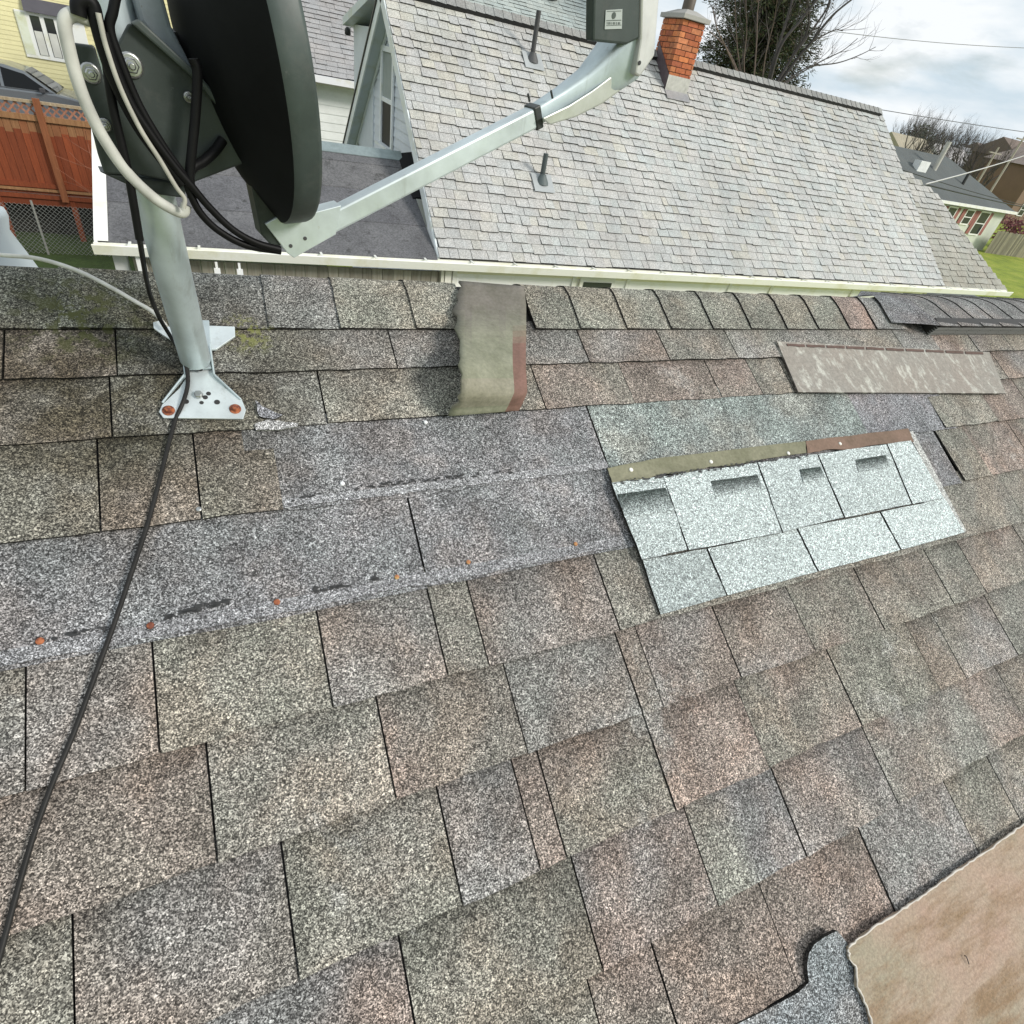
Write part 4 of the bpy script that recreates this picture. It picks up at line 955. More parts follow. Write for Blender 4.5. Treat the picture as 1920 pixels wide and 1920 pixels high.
# gable end facing left: siding, rakes, soffit, window
GB = (.66, .70, .755)
mb = MB(); z_ = 0.3; gz = EZ; slope = math.tan(B); ridge_z = RIDGE.z
def gy(z): d = (ridge_z - .08 - z) / slope; return RIDGE.y - min(d, 3.2), RIDGE.y + min(d, 3.2)
while z_ < ridge_z - .25:
    z1 = min(z_ + .125, ridge_z - .12); ya, yb = gy(z_); yc, yd = gy(z1)
    f_ = random.uniform(.95, 1.03)
    mb.add([(WX0 - .016, ya, z_), (WX0 - .016, yb, z_), (WX0 - .002, yd, z1), (WX0 - .002, yc, z1), (WX0, ya, z_ - .001), (WX0, yb, z_ - .001)], [(0, 1, 2, 3), (4, 5, 1, 0)], shade(GB, f_)); z_ += .125
gw = mb.build('gable_wall', 'siding', nh)
mb = MB()
for sgn in (-1, 1):
    def q2(x, d, n): return Vector((x, RIDGE.y + sgn * d * math.cos(B), RIDGE.z - d * math.sin(B))) + Vector((0, sgn * math.sin(B), math.cos(B))) * n
    mb.hexa([q2(NX0 - .012, 0, -.15), q2(NX0 + .012, 0, -.15), q2(NX0 + .012, 4.15, -.15), q2(NX0 - .012, 4.15, -.15), q2(NX0 - .012, 0, -.003), q2(NX0 + .012, 0, -.003), q2(NX0 + .012, 4.15, -.003), q2(NX0 - .012, 4.15, -.003)], (.76, .80, .80))
    mb.hexa([q2(NX0 + .012, 0, -.13), q2(WX0, 0, -.13), q2(WX0, 4.15, -.13), q2(NX0 + .012, 4.15, -.13), q2(NX0 + .012, 0, -.10), q2(WX0, 0, -.10), q2(WX0, 4.15, -.10), q2(NX0 + .012, 4.15, -.10)], (.56, .62, .64))
    if sgn > 0:
        mb.hexa([q2(NX0 - .03, 0, .0), q2(NX0 + .02, 0, .0), q2(NX0 + .02, 4.18, .0), q2(NX0 - .03, 4.18, .0), q2(NX0 - .03, 0, .03), q2(NX0 + .02, 0, .03), q2(NX0 + .02, 4.18, .03), q2(NX0 - .03, 4.18, .03)], (.03, .03, .03))
        mb.hexa([q2(WX0 - .04, .2, -.20), q2(WX0 - .018, .2, -.20), q2(WX0 - .018, 4.1, -.20), q2(WX0 - .04, 4.1, -.20), q2(WX0 - .04, .2, -.132), q2(WX0 - .018, .2, -.132), q2(WX0 - .018, 4.1, -.132), q2(WX0 - .04, 4.1, -.132)], (.70, .74, .74))
mb.build('rake_trim', 'white_trim', nh)
wy0, wy1, wza, wzb = 10.28, 10.92, H - 1.31, H - .13
mb = MB(); t_ = .07
for a_, b_ in (((WX0 - .05, wy0 - t_, wza - t_), (WX0 - .017, wy0, wzb + t_)), ((WX0 - .05, wy1, wza - t_), (WX0 - .017, wy1 + t_, wzb + t_)), ((WX0 - .05, wy0, wza - t_), (WX0 - .017, wy1, wza)), ((WX0 - .05, wy0, wzb), (WX0 - .017, wy1, wzb + t_)), ((WX0 - .04, wy0, (wza + wzb) / 2 - .03), (WX0 - .018, wy1, (wza + wzb) / 2 + .03))): mb.box(a_, b_, (.80, .83, .85))
go = mb.build('window', 'white_trim', nh, bevel=.004)
mb = MB(); mb.box((WX0 - .022, wy0, wza), (WX0 - .0175, wy1, (wza + wzb) / 2 - .03)); mb.v = mb.v; [mb.t.__setitem__(i_, (.008, .008, .008)) for i_ in range(len(mb.t))]; mb.build('pane', 'plain', go)
mb = MB(); mb.box((WX0 - .023, wy0, (wza + wzb) / 2 + .03), (WX0 - .0175, wy1, wzb), (.30, .34, .33)); mb.build('screen', 'plain', go)
mb = MB(); mb.box((WX0 - .13, wy0 - .05, wza - .03), (WX0 - .05, wy1 + .05, wza + .01), (.76, .8, .82)); mb.build('sill', 'white_trim', go)
# return at the foot of the rake
mb = MB(); mb.prism([npt(NX0 - .02, -.03, -.02), npt(NX0 - .02, .62, -.02), npt(NX0 - .02, .50, -.24), npt(NX0 - .02, .02, -.30)], (.03, 0, 0), (.80, .83, .83)); mb.build('rake_return', 'white_trim', nh)
# shed dormer on the far slope, its cheek just seen past the rake
dz0, dz1 = H - .9, H + .28
p0, p1 = at_y(655, 40, 12.6), at_y(700, 18, 11.3)
mb = MB(); mb.box((2.62, 11.55, H - 1.6), (9.5, 13.1, p0.z - .02), (.64, .69, .73)); dm = mb.build('dormer', 'siding', nh)
mb = MB(); mb.hexa([Vector((2.45, 13.2, p0.z - .06)), Vector((9.6, 13.2, p0.z - .06)), Vector((9.6, 10.9, RIDGE.z - .10)), Vector((2.45, 10.9, RIDGE.z - .10)), Vector((2.45, 13.2, p0.z + .05)), Vector((9.6, 13.2, p0.z + .05)), Vector((9.6, 10.9, RIDGE.z + .01)), Vector((2.45, 10.9, RIDGE.z + .01))], (.62, .68, .68)); mb.build('dormer_roof', 'white_trim', dm)
p_ = at_x(652, 60, 2.55); mb = MB(); mb.lathe([(.03, -.05), (.055, -.03), (.05, .04), (.02, .07)], Matrix.Translation(p_), 12, (.03, .03, .03)); mb.tube([p_ + Vector((0, 0, .05)), p_ + Vector((.08, -.02, .09)), p_ + Vector((.12, -.03, .04))], .012, 8, tint=(.7, .7, .7)); mb.build('wall_lamp', 'plain', dm)

# porch at the left of the house: low dark roof
po = thing('porch', 'low porch with dark rolled roofing joined to the left of the white house', 'porch', loc=(.6, 8, 0))
PX0, PX1 = -1.12, NX0 - .03; pz0, pz1 = EZ - .02, H - 1.205; py0, py1 = EY - .02, 8.96
def ppt(x, t, n=0): return Vector((x, py0 + (py1 - py0) * t, pz0 + (pz1 - pz0) * t + n))
mb = MB()
for k, (t0, t1) in enumerate(((0, .30), (.296, .60), (.596, .86), (.856, 1))):
    n0 = .012; mb.hexa([ppt(PX0, t0, -.03), ppt(PX1, t0, -.03), ppt(PX1, t1, -.03), ppt(PX0, t1, -.03), ppt(PX0, t0, n0), ppt(PX1, t0, n0), ppt(PX1, t1, .004), ppt(PX0, t1, .004)], [(1, 1, 1), (.9, .9, .92), (1.06, 1.05, 1.03), (.95, .95, .95)][k])
pr_ = mb.build('roof', 'rolled_roofing', po)
mb = MB(); mb.hexa([ppt(PX0 - .03, -.0, -.10), ppt(PX0 + .09, -.0, -.10), ppt(PX0 + .09, 1.0, -.10), ppt(PX0 - .03, 1.0, -.10), ppt(PX0 - .03, -.0, .02), ppt(PX0 + .09, -.0, .02), ppt(PX0 + .09, 1.0, .02), ppt(PX0 - .03, 1.0, .02)], (.84, .84, .82)); mb.build('rake_edge', 'white_trim', po)
mb = MB(); mb.hexa([ppt(PX0, .93, .012), ppt(PX1, .93, .012), ppt(PX1, 1.0, .012), ppt(PX0, 1.0, .012), ppt(PX0, .93, .02), ppt(PX1, .93, .02), ppt(PX1, 1.0, .05), ppt(PX0, 1.0, .05)], (.30, .36, .36)); mb.build('head_flashing', 'galvanised', po)
mb = MB(); mb.hexa([ppt(PX1 - .05, .55, .012), ppt(PX1 + .30, .55, .012), ppt(PX1 + .30, 1.0, .012), ppt(PX1 - .05, 1.0, .012), ppt(PX1 - .05, .55, .02), ppt(PX1 + .30, .55, .09), ppt(PX1 + .30, 1.0, .09), ppt(PX1 - .05, 1.0, .02)], (.03, .03, .035)); mb.build('step_flashing', 'rolled_roofing', po)
mb = MB(); x_ = PX0 + .25
wy = WY0 - .05
while x_ < at_y(838, 508, wy).x - .02:
    wd = random.uniform(.10, .15); mb.box((x_, wy, .0), (min(x_ + wd - .006, 2.62), wy + .03, EZ - .19), shade((.36, .35, .29), random.uniform(.75, 1.15))); x_ += wd
mb.build('board_wall', 'stained_wood', po)
mb = MB(); p_ = at_y(838, 508, wy); mb.box((p_.x - .035, wy - .05, 0), (p_.x + .05, wy + .03, EZ - .16), (.80, .78, .70)); mb.box((p_.x - .085, wy - .04, 0), (p_.x - .045, wy + .03, EZ - .16), (.74, .72, .62)); mb.build('corner_board', 'white_trim', po)
mb = MB(); p_ = at_y(262, 480, EY - .05); mb.box((p_.x - .04, EY - .08, .1), (p_.x + .04, EY - .0, EZ - .12), (.80, .81, .80)); mb.build('downspout', 'white_trim', po)
mb = MB(); p_ = at_y(240, 480, EY + .1); mb.box((PX0 + .08, EY + .05, 0), (PX0 + .2, EY + .17, EZ - .16), (.55, .56, .55)); mb.box((PX0 + .1, py1 - .15, 0), (PX0 + .22, py1 - .03, pz1 - .1), (.7, .7, .7)); mb.build('post', 'white_trim', po)

# ------------------------------------------------------------------ house behind, at the top
bY = 18.0
bh0 = at_y(600, 140, bY); ez = bh0.z; b2 = R(34)
bk_h = thing('back_house', 'taller white sided house with a grey shingle roof behind the house next door', 'house', loc=(6, bY, 0))
bx0, bx1 = 1.2, at_y(1165, 90, bY + 4).x
def bpt(x, s, n=0): return Vector((x, bY, ez)) + Vector((0, math.cos(b2), math.sin(b2))) * s + Vector((0, -math.sin(b2), math.cos(b2))) * n
BG = (.36, .35, .355)
mb = MB(); shingle_slope(mb, bx0, bx1, 0, 6.4, .17, lambda x, s: mixc(BG, (.42, .46, .445), max(0, min(1, (x - 4) / 2))) , bpt, (.2, .42)); bro = mb.build('roof', 'neighbour_shingle', bk_h)
mb = MB(); mb.hexa([bpt(bx0, .02, -.1), bpt(bx1, .02, -.1), bpt(bx1, 6.4, -.1), bpt(bx0, 6.4, -.1), bpt(bx0, .02, -.008), bpt(bx1, .02, -.008), bpt(bx1, 6.4, -.008), bpt(bx0, 6.4, -.008)], (.25, .25, .25))
tp = bpt(0, 6.4)
mb.hexa([Vector((bx0, tp.y, tp.z - .1)), Vector((bx1, tp.y, tp.z - .1)), Vector((bx1, tp.y + 5.3, ez - .1)), Vector((bx0, tp.y + 5.3, ez - .1)), Vector((bx0, tp.y, tp.z)), Vector((bx1, tp.y, tp.z)), Vector((bx1, tp.y + 5.3, ez)), Vector((bx0, tp.y + 5.3, ez))], (.3, .3, .3)); mb.build('roof_deck', 'neighbour_shingle', bk_h)
mb = MB(); mb.box((bx0 - .05, bY - .16, ez - .15), (bx1, bY - .02, ez - .01), (.78, .78, .80)); mb.box((bx0, bY - .02, ez - .20), (bx1, bY + .45, ez - .16), (.6, .58, .5)); mb.build('gutter', 'white_trim', bk_h)
mb = MB(); z_ = .2
while z_ < ez - .2:
    mb.hexa([Vector((bx0 + .3, bY + .40, z_)), Vector((bx1 - .3, bY + .40, z_)), Vector((bx1 - .3, bY + .5, z_)), Vector((bx0 + .3, bY + .5, z_)), Vector((bx0 + .3, bY + .415, z_ + .19)), Vector((bx1 - .3, bY + .415, z_ + .19)), Vector((bx1 - .3, bY + .5, z_ + .19)), Vector((bx0 + .3, bY + .5, z_ + .19))], shade((.78, .80, .78), random.uniform(.96, 1.02))); z_ += .19
mb.box((bx0 + .32, bY + .5, 0), (bx1 - .32, tp.y + 4.9, ez - .2), (.75, .76, .74)); mb.build('wall', 'siding', bk_h)
p_ = at_pl(1030, -4, Vector((0, bY, ez)), Vector((0, -math.sin(b2), math.cos(b2)))); mb = MB(); mb.lathe([(.26, -.05), (.26, .10), (.34, .11), (.30, .24), (.16, .33), (.02, .36)], Matrix.Translation(p_ + Vector((0, 0, .05))), 20, (.16, .15, .15)); mb.build('roof_vent', 'plain', bro)
mb = MB(); mb.prism([Vector((bx1 - .31, bY + .5, ez - .1)), Vector((bx1 - .31, tp.y + 4.9, ez - .1)), Vector((bx1 - .31, tp.y, tp.z - .12))], (-.05, 0, 0), (.76, .78, .76)); mb.prism([Vector((bx0 + .31, bY + .5, ez - .1)), Vector((bx0 + .31, tp.y + 4.9, ez - .1)), Vector((bx0 + .31, tp.y, tp.z - .12))], (.05, 0, 0), (.76, .78, .76)); mb.build('gable_wall', 'siding', bk_h)

# ------------------------------------------------------------------ yellow house, car, fence at the left
yh = thing('yellow_house', 'pale yellow sided house with white framed window beyond the red fence', 'house', loc=(-6, 31, .6))
YY = 30.0; YL = (.80, .74, .42)
mb = MB(); z_ = .6
while z_ < H + 1.2:
    mb.hexa([Vector((-13, YY - .012, z_)), Vector((.2, YY - .012, z_)), Vector((.2, YY + .1, z_)), Vector((-13, YY + .1, z_)), Vector((-13, YY, z_ + .13)), Vector((.2, YY, z_ + .13)), Vector((.2, YY + .1, z_ + .13)), Vector((-13, YY + .1, z_ + .13))], shade(YL, random.uniform(.97, 1.02))); z_ += .13
mb.box((-12.9, YY + .1, .6), (.1, YY + 7, H + 1.2), YL); mb.build('wall', 'siding', yh)
mb = MB(); mb.prism([Vector((-13.4, YY - .4, H + 1.15)), Vector((-13.4, YY + 7.4, H + 1.15)), Vector((-13.4, YY + 3.5, H + 3.4))], (14, 0, 0), (.2, .19, .19)); mb.build('roof', 'neighbour_shingle', yh)
a_ = at_y(45, 20, YY); b_ = at_y(80, 110, YY); zt, zb = at_y(60, 26, YY).z, at_y(75, 104, YY).z
wx0, wx1 = at_y(38, 60, YY).x, at_y(168, 90, YY).x
mb = MB(); mb.box((wx0, YY - .06, zb - .09), (wx1, YY - .014, zt + .05), (.82, .83, .80)); wo = mb.build('window', 'white_trim', yh, bevel=.01)
nL = 4; wdt = (wx1 - wx0 - .62) / nL
mb = MB(); mb.box((wx0 + .02, YY - .066, zb), (wx0 + .28, YY - .061, zt), (.72, .76, .62)); mb.build('shutter', 'white_trim', wo)
for k in range(3):
    x0 = wx0 + .40 + k * .40; mb = MB(); mb.box((x0, YY - .066, zb + .02), (x0 + .27, YY - .061, zt - .04)); pn = mb.build('pane', 'glass', wo)
    mb = MB(); mb.box((x0 + .02, YY - .070, zb + .03), (x0 + .25, YY - .067, (zt + zb) / 2 + .12), (.62, .62, .57)); mb.build('blind', 'plain', pn)
mb = MB(); zt2 = at_y(90, 6, YY).z; ax0, ax1 = at_y(43, 8, YY).x, at_y(170, 24, YY).x
mb.hexa([Vector((ax0, YY - .22, zt + .06)), Vector((ax1, YY - .22, zt + .06)), Vector((ax1, YY - .01, zt + .06)), Vector((ax0, YY - .01, zt + .06)), Vector((ax0, YY - .10, zt + .42)), Vector((ax1, YY - .10, zt + .42)), Vector((ax1, YY - .01, zt + .42)), Vector((ax0, YY - .01, zt + .42))], (.09, .085, .10)); mb.build('awning', 'plain', yh)
# car
cy = 26.0; rz = at_y(60, 128, cy).z; noseX = at_y(190, 205, cy).x; gzc = .62
car = thing('parked_car', 'dark grey car parked in front of the yellow house', 'car', loc=(noseX - 2.2, cy + .9, gzc))
hC = rz - gzc
def carx(t): return noseX - 4.5 + 4.5 * t
sil = [(0.0, .35), (.0, .62), (.03, .66), (.07, .92), (.14, .985), (.30, 1.0), (.48, .985), (.58, .93), (.745, .66), (.90, .60), (.985, .52), (1.0, .40), (1.0, .2), (.0, .2)]
mb = MB(); lo = [(t, f_) for t, f_ in sil]
body = [Vector((carx(t), cy, gzc + hC * f_)) for t, f_ in ((0, .2), (1, .2), (1, .42), (.985, .52), (.90, .60), (.745, .655), (.02, .64), (0, .6))]
mb.prism(body, (0, 1.8, 0)); cb = mb.build('body', 'car_paint', car, bevel=.05)
P0 = [(.05, .64), (.745, .655), (.585, .93), (.48, .985), (.30, 1.0), (.14, .985), (.075, .92)]
mb = MB(); n = len(P0); va = [Vector((carx(t), cy + .04, gzc + hC * f_)) for t, f_ in P0]; vb = [Vector((carx(t), cy + 1.76, gzc + hC * f_)) for t, f_ in P0]
for i in range(n):
    if P0[i][1] > .7: va[i].y += .22; vb[i].y -= .22
mb.add(va + vb, [tuple(range(n)), tuple(range(n, 2 * n))[::-1]] + [(i, (i + 1) % n, n + (i + 1) % n, n + i) for i in range(n)]); cbn = mb.build('cabin', 'car_paint', car, bevel=.03)
def sidewin(ts):
    mb = MB(); v_ = []
    for t, f_ in ts: v_.append(Vector((carx(t), cy + .04 + .22 * max(0, (f_ - .65) / .33) - .012, gzc + hC * f_)))
    mb.prism(v_, (0, .008, 0)); mb.build('side_window', 'tinted_glass', cbn)
sidewin([(.46, .67), (.71, .675), (.585, .885), (.46, .945)]); sidewin([(.24, .67), (.44, .67), (.44, .945), (.24, .96)]); sidewin([(.09, .67), (.22, .67), (.22, .955), (.13, .93)])
mb = MB(); mb.add([Vector((carx(.754), cy + .14, gzc + hC * .68)), Vector((carx(.754), cy + 1.66, gzc + hC * .68)), Vector((carx(.594), cy + 1.46, gzc + hC * .945)), Vector((carx(.594), cy + .34, gzc + hC * .945))], [(0, 1, 2, 3)]); mb.build('windscreen', 'glass', cbn)
mb = MB(); mb.box((carx(.66), cy - .16, gzc + hC * .66), (carx(.69), cy + .02, gzc + hC * .72), (.05, .05, .055)); mb.build('wing_mirror', 'plain', cb, bevel=.01)
for t in (.18, .82):
    for yy in (cy + .02, cy + 1.58):
        mm = Matrix.Translation((carx(t), yy, gzc + .33)) @ Matrix.Rotation(R(-90), 4, 'X'); mb = MB(); mb.lathe([(.2, 0), (.33, .02), (.33, .18), (.2, .2)], mm, 24, (.02, .02, .02)); wh = mb.build('wheel', 'plain', car)
        mb = MB(); mb.lathe([(.02, -.006), (.19, -.004), (.2, .004)], mm, 20, (.5, .5, .5)); mb.build('rim', 'bolt_steel', wh)
mb = MB(); mb.box((carx(.955), cy - .006, gzc + hC * .46), (carx(.995), cy + .25, gzc + hC * .53), (.7, .72, .72)); mb.build('headlight', 'plain', cb, bevel=.02)
# red deck fence
fY = 16.7
fx = lambda x_, y_: at_y(x_, y_, fY)
z_top, z_lt, z_bot = fx(90, 192).z, fx(60, 215).z, fx(130, 378).z
fe = thing('deck_fence', 'red stained board fence with lattice top on posts at the far left', 'fence', loc=(-3, fY, z_bot))
RW = (.26, .058, .016); TAN = (.36, .19, .085)
X0, X1 = -7.5, -.4
mb = MB(); x_ = X0; zr = z_lt - .10
while x_ < X1:
    w_ = .135; jz = random.uniform(-.06, .03); c = shade(RW, random.uniform(.8, 1.2))
    mb.box((x_, fY, z_bot + .12), (x_ + w_ - .006, fY + .02, zr - .20 + jz), c)
    mb.box((x_, fY, zr - .20 + jz), (x_ + w_ - .006, fY + .02, zr), mixc(c, TAN, random.uniform(.4, .9))); x_ += w_
mb.box((X0, fY + .0205, z_bot + .12), (X1, fY + .026, zr), shade(RW, .35)); mb.build('board_panel', 'stained_wood', fe)
mb = MB(); mb.box((X0, fY - .05, zr), (X1, fY + .03, zr + .10), TAN); mb.box((X0, fY - .04, z_top - .05), (X1, fY + .04, z_top), (.45, .36, .24)); mb.box((X0, fY - .04, z_bot + .02), (X1, fY - .002, z_bot + .10), shade(RW, .9)); mb.box((X0, fY - .05, z_bot + .17), (X1, fY - .002, z_bot + .22), TAN); mb.box((X0, fY - .035, z_bot + .24), (X1, fY - .002, z_bot + .33), RW)
mb.build('rail', 'stained_wood', fe)
mb = MB(); x_ = X0; hl_ = z_top - .05 - (zr + .10)
while x_ < X1:
    for sg_ in (1, -1):
        a0_ = x_ if sg_ > 0 else x_ + hl_; d_ = Vector((sg_ * hl_, 0, hl_)); p_ = Vector((a0_, fY + (.004 if sg_ > 0 else .014), zr + .10)); o_ = Vector((-sg_, 0, 1)).normalized() * .016
        mb.prism([p_ - o_, p_ + d_ - o_, p_ + d_ + o_, p_ + o_], (0, .008, 0), shade((.42, .20, .13), random.uniform(.8, 1.15)))
    x_ += .145
mb.build('lattice', 'stained_wood', fe)
for px_, py_ in ((80, 200), (-150, 170)):
    x_ = fx(px_ - 8, py_).x; mb = MB(); mb.box((x_ - .06, fY - .10, z_bot), (x_ + .06, fY - .052, z_top + .05), mixc(RW, TAN, .35)); mb.build('post', 'stained_wood', fe)
for px_, py_ in ((142, 400), (12, 410)):
    x_ = fx(px_, py_).x; mb = MB(); mb.box((x_ - .05, fY - .02, 0), (x_ + .05, fY + .07, z_bot), shade(RW, .9)); mb.build('leg', 'stained_wood', fe)
mb = MB(); mb.box((X0, fY, z_bot - .12), (X1, fY + 3.2, z_bot + .02), shade(RW, .8)); mb.build('deck', 'stained_wood', fe)
mb = MB(); mb.box((X0, fY + .5, 0), (X1, fY + .54, z_bot - .12), (.02, .018, .014)); mb.build('deck_shade', 'stained_wood', fe)  # near-black sheet standing in for the shade under the open deck
# chain link fence in front of it
kY = 15.6; ck = thing('chain_link_fence', 'low wire mesh fence on thin grey poles below the red fence', 'fence', loc=(-3.4, kY, 0))
tz = 1.0
mb = MB(); x_ = -6.5
while x_ < -1.4:
    for sg_ in (1, -1):
        mb.tube([Vector((x_, kY, .03)), Vector((x_ + sg_ * .97, kY, 1.0))], .0030, 4, False, (.33, .34, .32))
    x_ += .085
mb.build('mesh', 'galvanised', ck)
pb = at_z(95, 475, 0)
for x_ in (pb.x - .02, pb.x - 2.1): mb = MB(); mb.tube([Vector((x_, kY + .02, 0)), Vector((x_, kY + .02, 1.06))], .022, 10, tint=(.42, .41, .38)); mb.build('pole', 'galvanised', ck)
# bare red twigs in front of the fence
sh = thing('bare_shrub', 'leafless shrub with thin red twigs in front of the red fence', 'shrub', loc=(-1.6, 15.9, 0))
mb = MB(); bp = Vector((-1.35, 15.9, 0))
for pts_ in ([(205, 345), (185, 328), (150, 305), (130, 285)], [(205, 335), (180, 320), (140, 306), (100, 290)], [(205, 380), (170, 360), (135, 335), (106, 315)], [(190, 320), (172, 296), (165, 270), (160, 245)], [(190, 310), (175, 292), (140, 270), (120, 255)], [(200, 390), (180, 370), (150, 350), (120, 340)]):
    P = [at_y(x_, y_, 15.9 + random.uniform(-.2, .2)) for x_, y_ in pts_]; mb.tube(smooth_path([bp, bp.lerp(P[0], .6) + Vector((.1, 0, 0))] + P, 4), [.012] * 8 + [.006] * 9 + [.004] * 4, 6, tint=(.27, .10, .055))
mb.build('twig', 'twig', sh)

# ------------------------------------------------------------------ right side: pale house and beyond
ph = thing('pale_green_house', 'pale green house with dark grey roof and red shuttered windows at far right', 'house', loc=(46, 28, 0))
pY = 26.5; pe = at_y(1830, 385, pY).z; X0, X1 = 33.0, at_y(1887, 399, pY).x
PG = (.62, .65, .55)
mb = MB(); mb.box((X0, pY, 0), (X1, pY + 8, pe - .05), PG); mb.build('wall', 'siding', ph)
def hiproof(root, x0, x1, y0, y1, ez_, rz_, tint, ov=.4, hip=3.0, name='roof'):
    mb = MB(); x0 -= ov; x1 += ov; y0 -= ov; y1 += ov; ym = (y0 + y1) / 2
    v_ = [Vector(p_) for p_ in ((x0, y0, ez_), (x1, y0, ez_), (x1, y1, ez_), (x0, y1, ez_), (x0 + hip, ym, rz_), (x1 - hip, ym, rz_))]
    lo_ = [p_ - Vector((0, 0, .15)) for p_ in v_[:4]]
    mb.add(v_ + lo_, [(0, 1, 5, 4), (1, 2, 5), (2, 3, 4, 5), (3, 0, 4), (0, 1, 7, 6), (1, 2, 8, 7), (2, 3, 9, 8), (3, 0, 6, 9), (6, 7, 8, 9)], tint)
    return mb.build(name, 'neighbour_shingle', root)
prz = at_y(1800, 300, pY + 4).z
pr2 = hiproof(ph, X0, X1, pY, pY + 8, pe, prz, (.105, .115, .115), hip=4.0)
mb = MB(); mb.box((X0 - .45, pY - .48, pe - .14), (X1 + .45, pY - .38, pe + .03), (.82, .82, .80)); mb.build('gutter', 'white_trim', ph)
def pwin(root, xa_, xb_, za_, zb_, Y, sh_c=None):
    mb = MB(); mb.box((xa_ - .1, Y - .07, za_ - .1), (xb_ + .1, Y - .01, zb_ + .1), (.84, .84, .80)); wo = mb.build('window', 'white_trim', root)
    mb = MB(); mb.box((xa_, Y - .08, za_), (xb_, Y - .071, (za_ + zb_) / 2 - .03)); mb.box((xa_, Y - .08, (za_ + zb_) / 2 + .03), (xb_, Y - .071, zb_)); mb.build('pane', 'glass', wo)
    if sh_c:
        for q0, q1 in ((xa_ - .48, xa_ - .14), (xb_ + .14, xb_ + .48)): mb = MB(); mb.box((q0, Y - .06, za_ - .05), (q1, Y - .012, zb_ + .05), sh_c); mb.build('shutter', 'plain', root)
for (xa_, ya_), (xb_, yb_), tall in (((1785, 380), (1800, 380), 1), ((1818, 388), (1830, 390), 0), ((1842, 395), (1858, 396), 1)):
    a_ = at_y(xa_, ya_, pY).x; b_ = at_y(xb_, yb_, pY).x; zt = pe - .35; pwin(ph, a_, b_, zt - (1.35 if tall else .8), zt, pY, (.30, .11, .09))
p_ = at_pl(1752, 317, Vector((0, pY - .4, pe)), Vector((0, -(prz - pe), 4.4)).normalized()); mb = MB(); mb.tube([p_ - Vector((0, 0, .3)), p_ + Vector((0, 0, 1.6))], .16, 10, tint=(.50, .48, .44)); mb.build('flue', 'plain', pr2)
p_ = at_pl(1724, 318, Vector((0, pY - .4, pe)), Vector((0, -(prz - pe), 4.4)).normalized()); mb = MB(); mb.box(tuple(p_ + Vector((-.5, -.2, -.2))), tuple(p_ + Vector((.5, .3, .5))), (.72, .73, .73)); mb.build('roof_vent', 'plain', pr2)
p_ = at_pl(1805, 345, Vector((0, pY - .4, pe)), Vector((0, -(prz - pe), 4.4)).normalized()); mb = MB(); mb.tube([p_ - Vector((0, 0, .2)), p_ + Vector((0, 0, .7))], .10, 10, tint=(.03, .03, .03)); mb.build('vent_pipe', 'plain', pr2)
# wooden yard fence beside it
wfY = 25.2; wfz = 1.75
wf = thing('board_fence', 'weathered grey board fence on the lawn beside the pale green house', 'fence', loc=(55, wfY, 0))
mb = MB(); fx0 = at_z(1846, 474, 0).x; x_ = fx0
d_ = Vector((1, -.10, 0)).normalized()
base_ = at_z(1846, 474, 0)
for k in range(90):
    p_ = base_ + d_ * (k * .145); mb.hexa([p_, p_ + d_ * .125, p_ + d_ * .125 + Vector((0, .025, 0)), p_ + Vector((0, .025, 0))] + [q_ + Vector((0, 0, 1.5 + random.uniform(-.1, .05))) for q_ in (p_, p_ + d_ * .125, p_ + d_ * .125 + Vector((0, .025, 0)), p_ + Vector((0, .025, 0)))], shade((.30, .29, .20), random.uniform(.55, 1.25)))
mb.build('board', 'stained_wood', wf)['kind'] = 'stuff'
mb = MB()
for z_ in (.4, 1.15): p_ = base_ + Vector((0, .03, z_)); q_ = p_ + d_ * 13; mb.prism([p_, q_, q_ + Vector((0, .04, 0)), p_ + Vector((0, .04, 0))], (0, 0, .08), (.22, .2, .15))
mb.build('rail', 'stained_wood', wf)
# leaf-clump foliage
def clumps(mb, pts, size, cols, per=22, spread=.4):
    for p_ in pts:
        for k in range(per):
            c = p_ + Vector((random.gauss(0, spread), random.gauss(0, spread), random.gauss(0, spread * .7)))
            a_ = Vector((random.uniform(-1, 1), random.uniform(-1, 1), random.uniform(-1, 1))).normalized(); b_ = a_.orthogonal().normalized()
            s_ = size * random.uniform(.6, 1.3); mb.add([c - a_ * s_, c + b_ * s_ * .45, c + a_ * s_, c - b_ * s_ * .45], [(0, 1, 2, 3)], shade(random.choice(cols), random.uniform(.6, 1.3)))
rb = at_y(1905, 425, 27.5)
sb = thing('red_shrub', 'dark red leaved shrub behind the board fence at the right edge', 'shrub', loc=(rb.x, 28, 0))
mb = MB(); clumps(mb, [rb + Vector((random.uniform(-1.3, 3), random.uniform(0, 1), random.uniform(-1.3, .4))) for _ in range(30)], .16, [(.17, .035, .035), (.12, .03, .03), (.2, .07, .06)], 20, .3); mb.build('foliage', 'needles', sb)
mb = MB(); mb.tube([(rb.x, 28, 0), (rb.x + .1, 28, rb.z)], .06, 6, tint=(.1, .07, .05)); mb.build('stem', 'twig', sb)
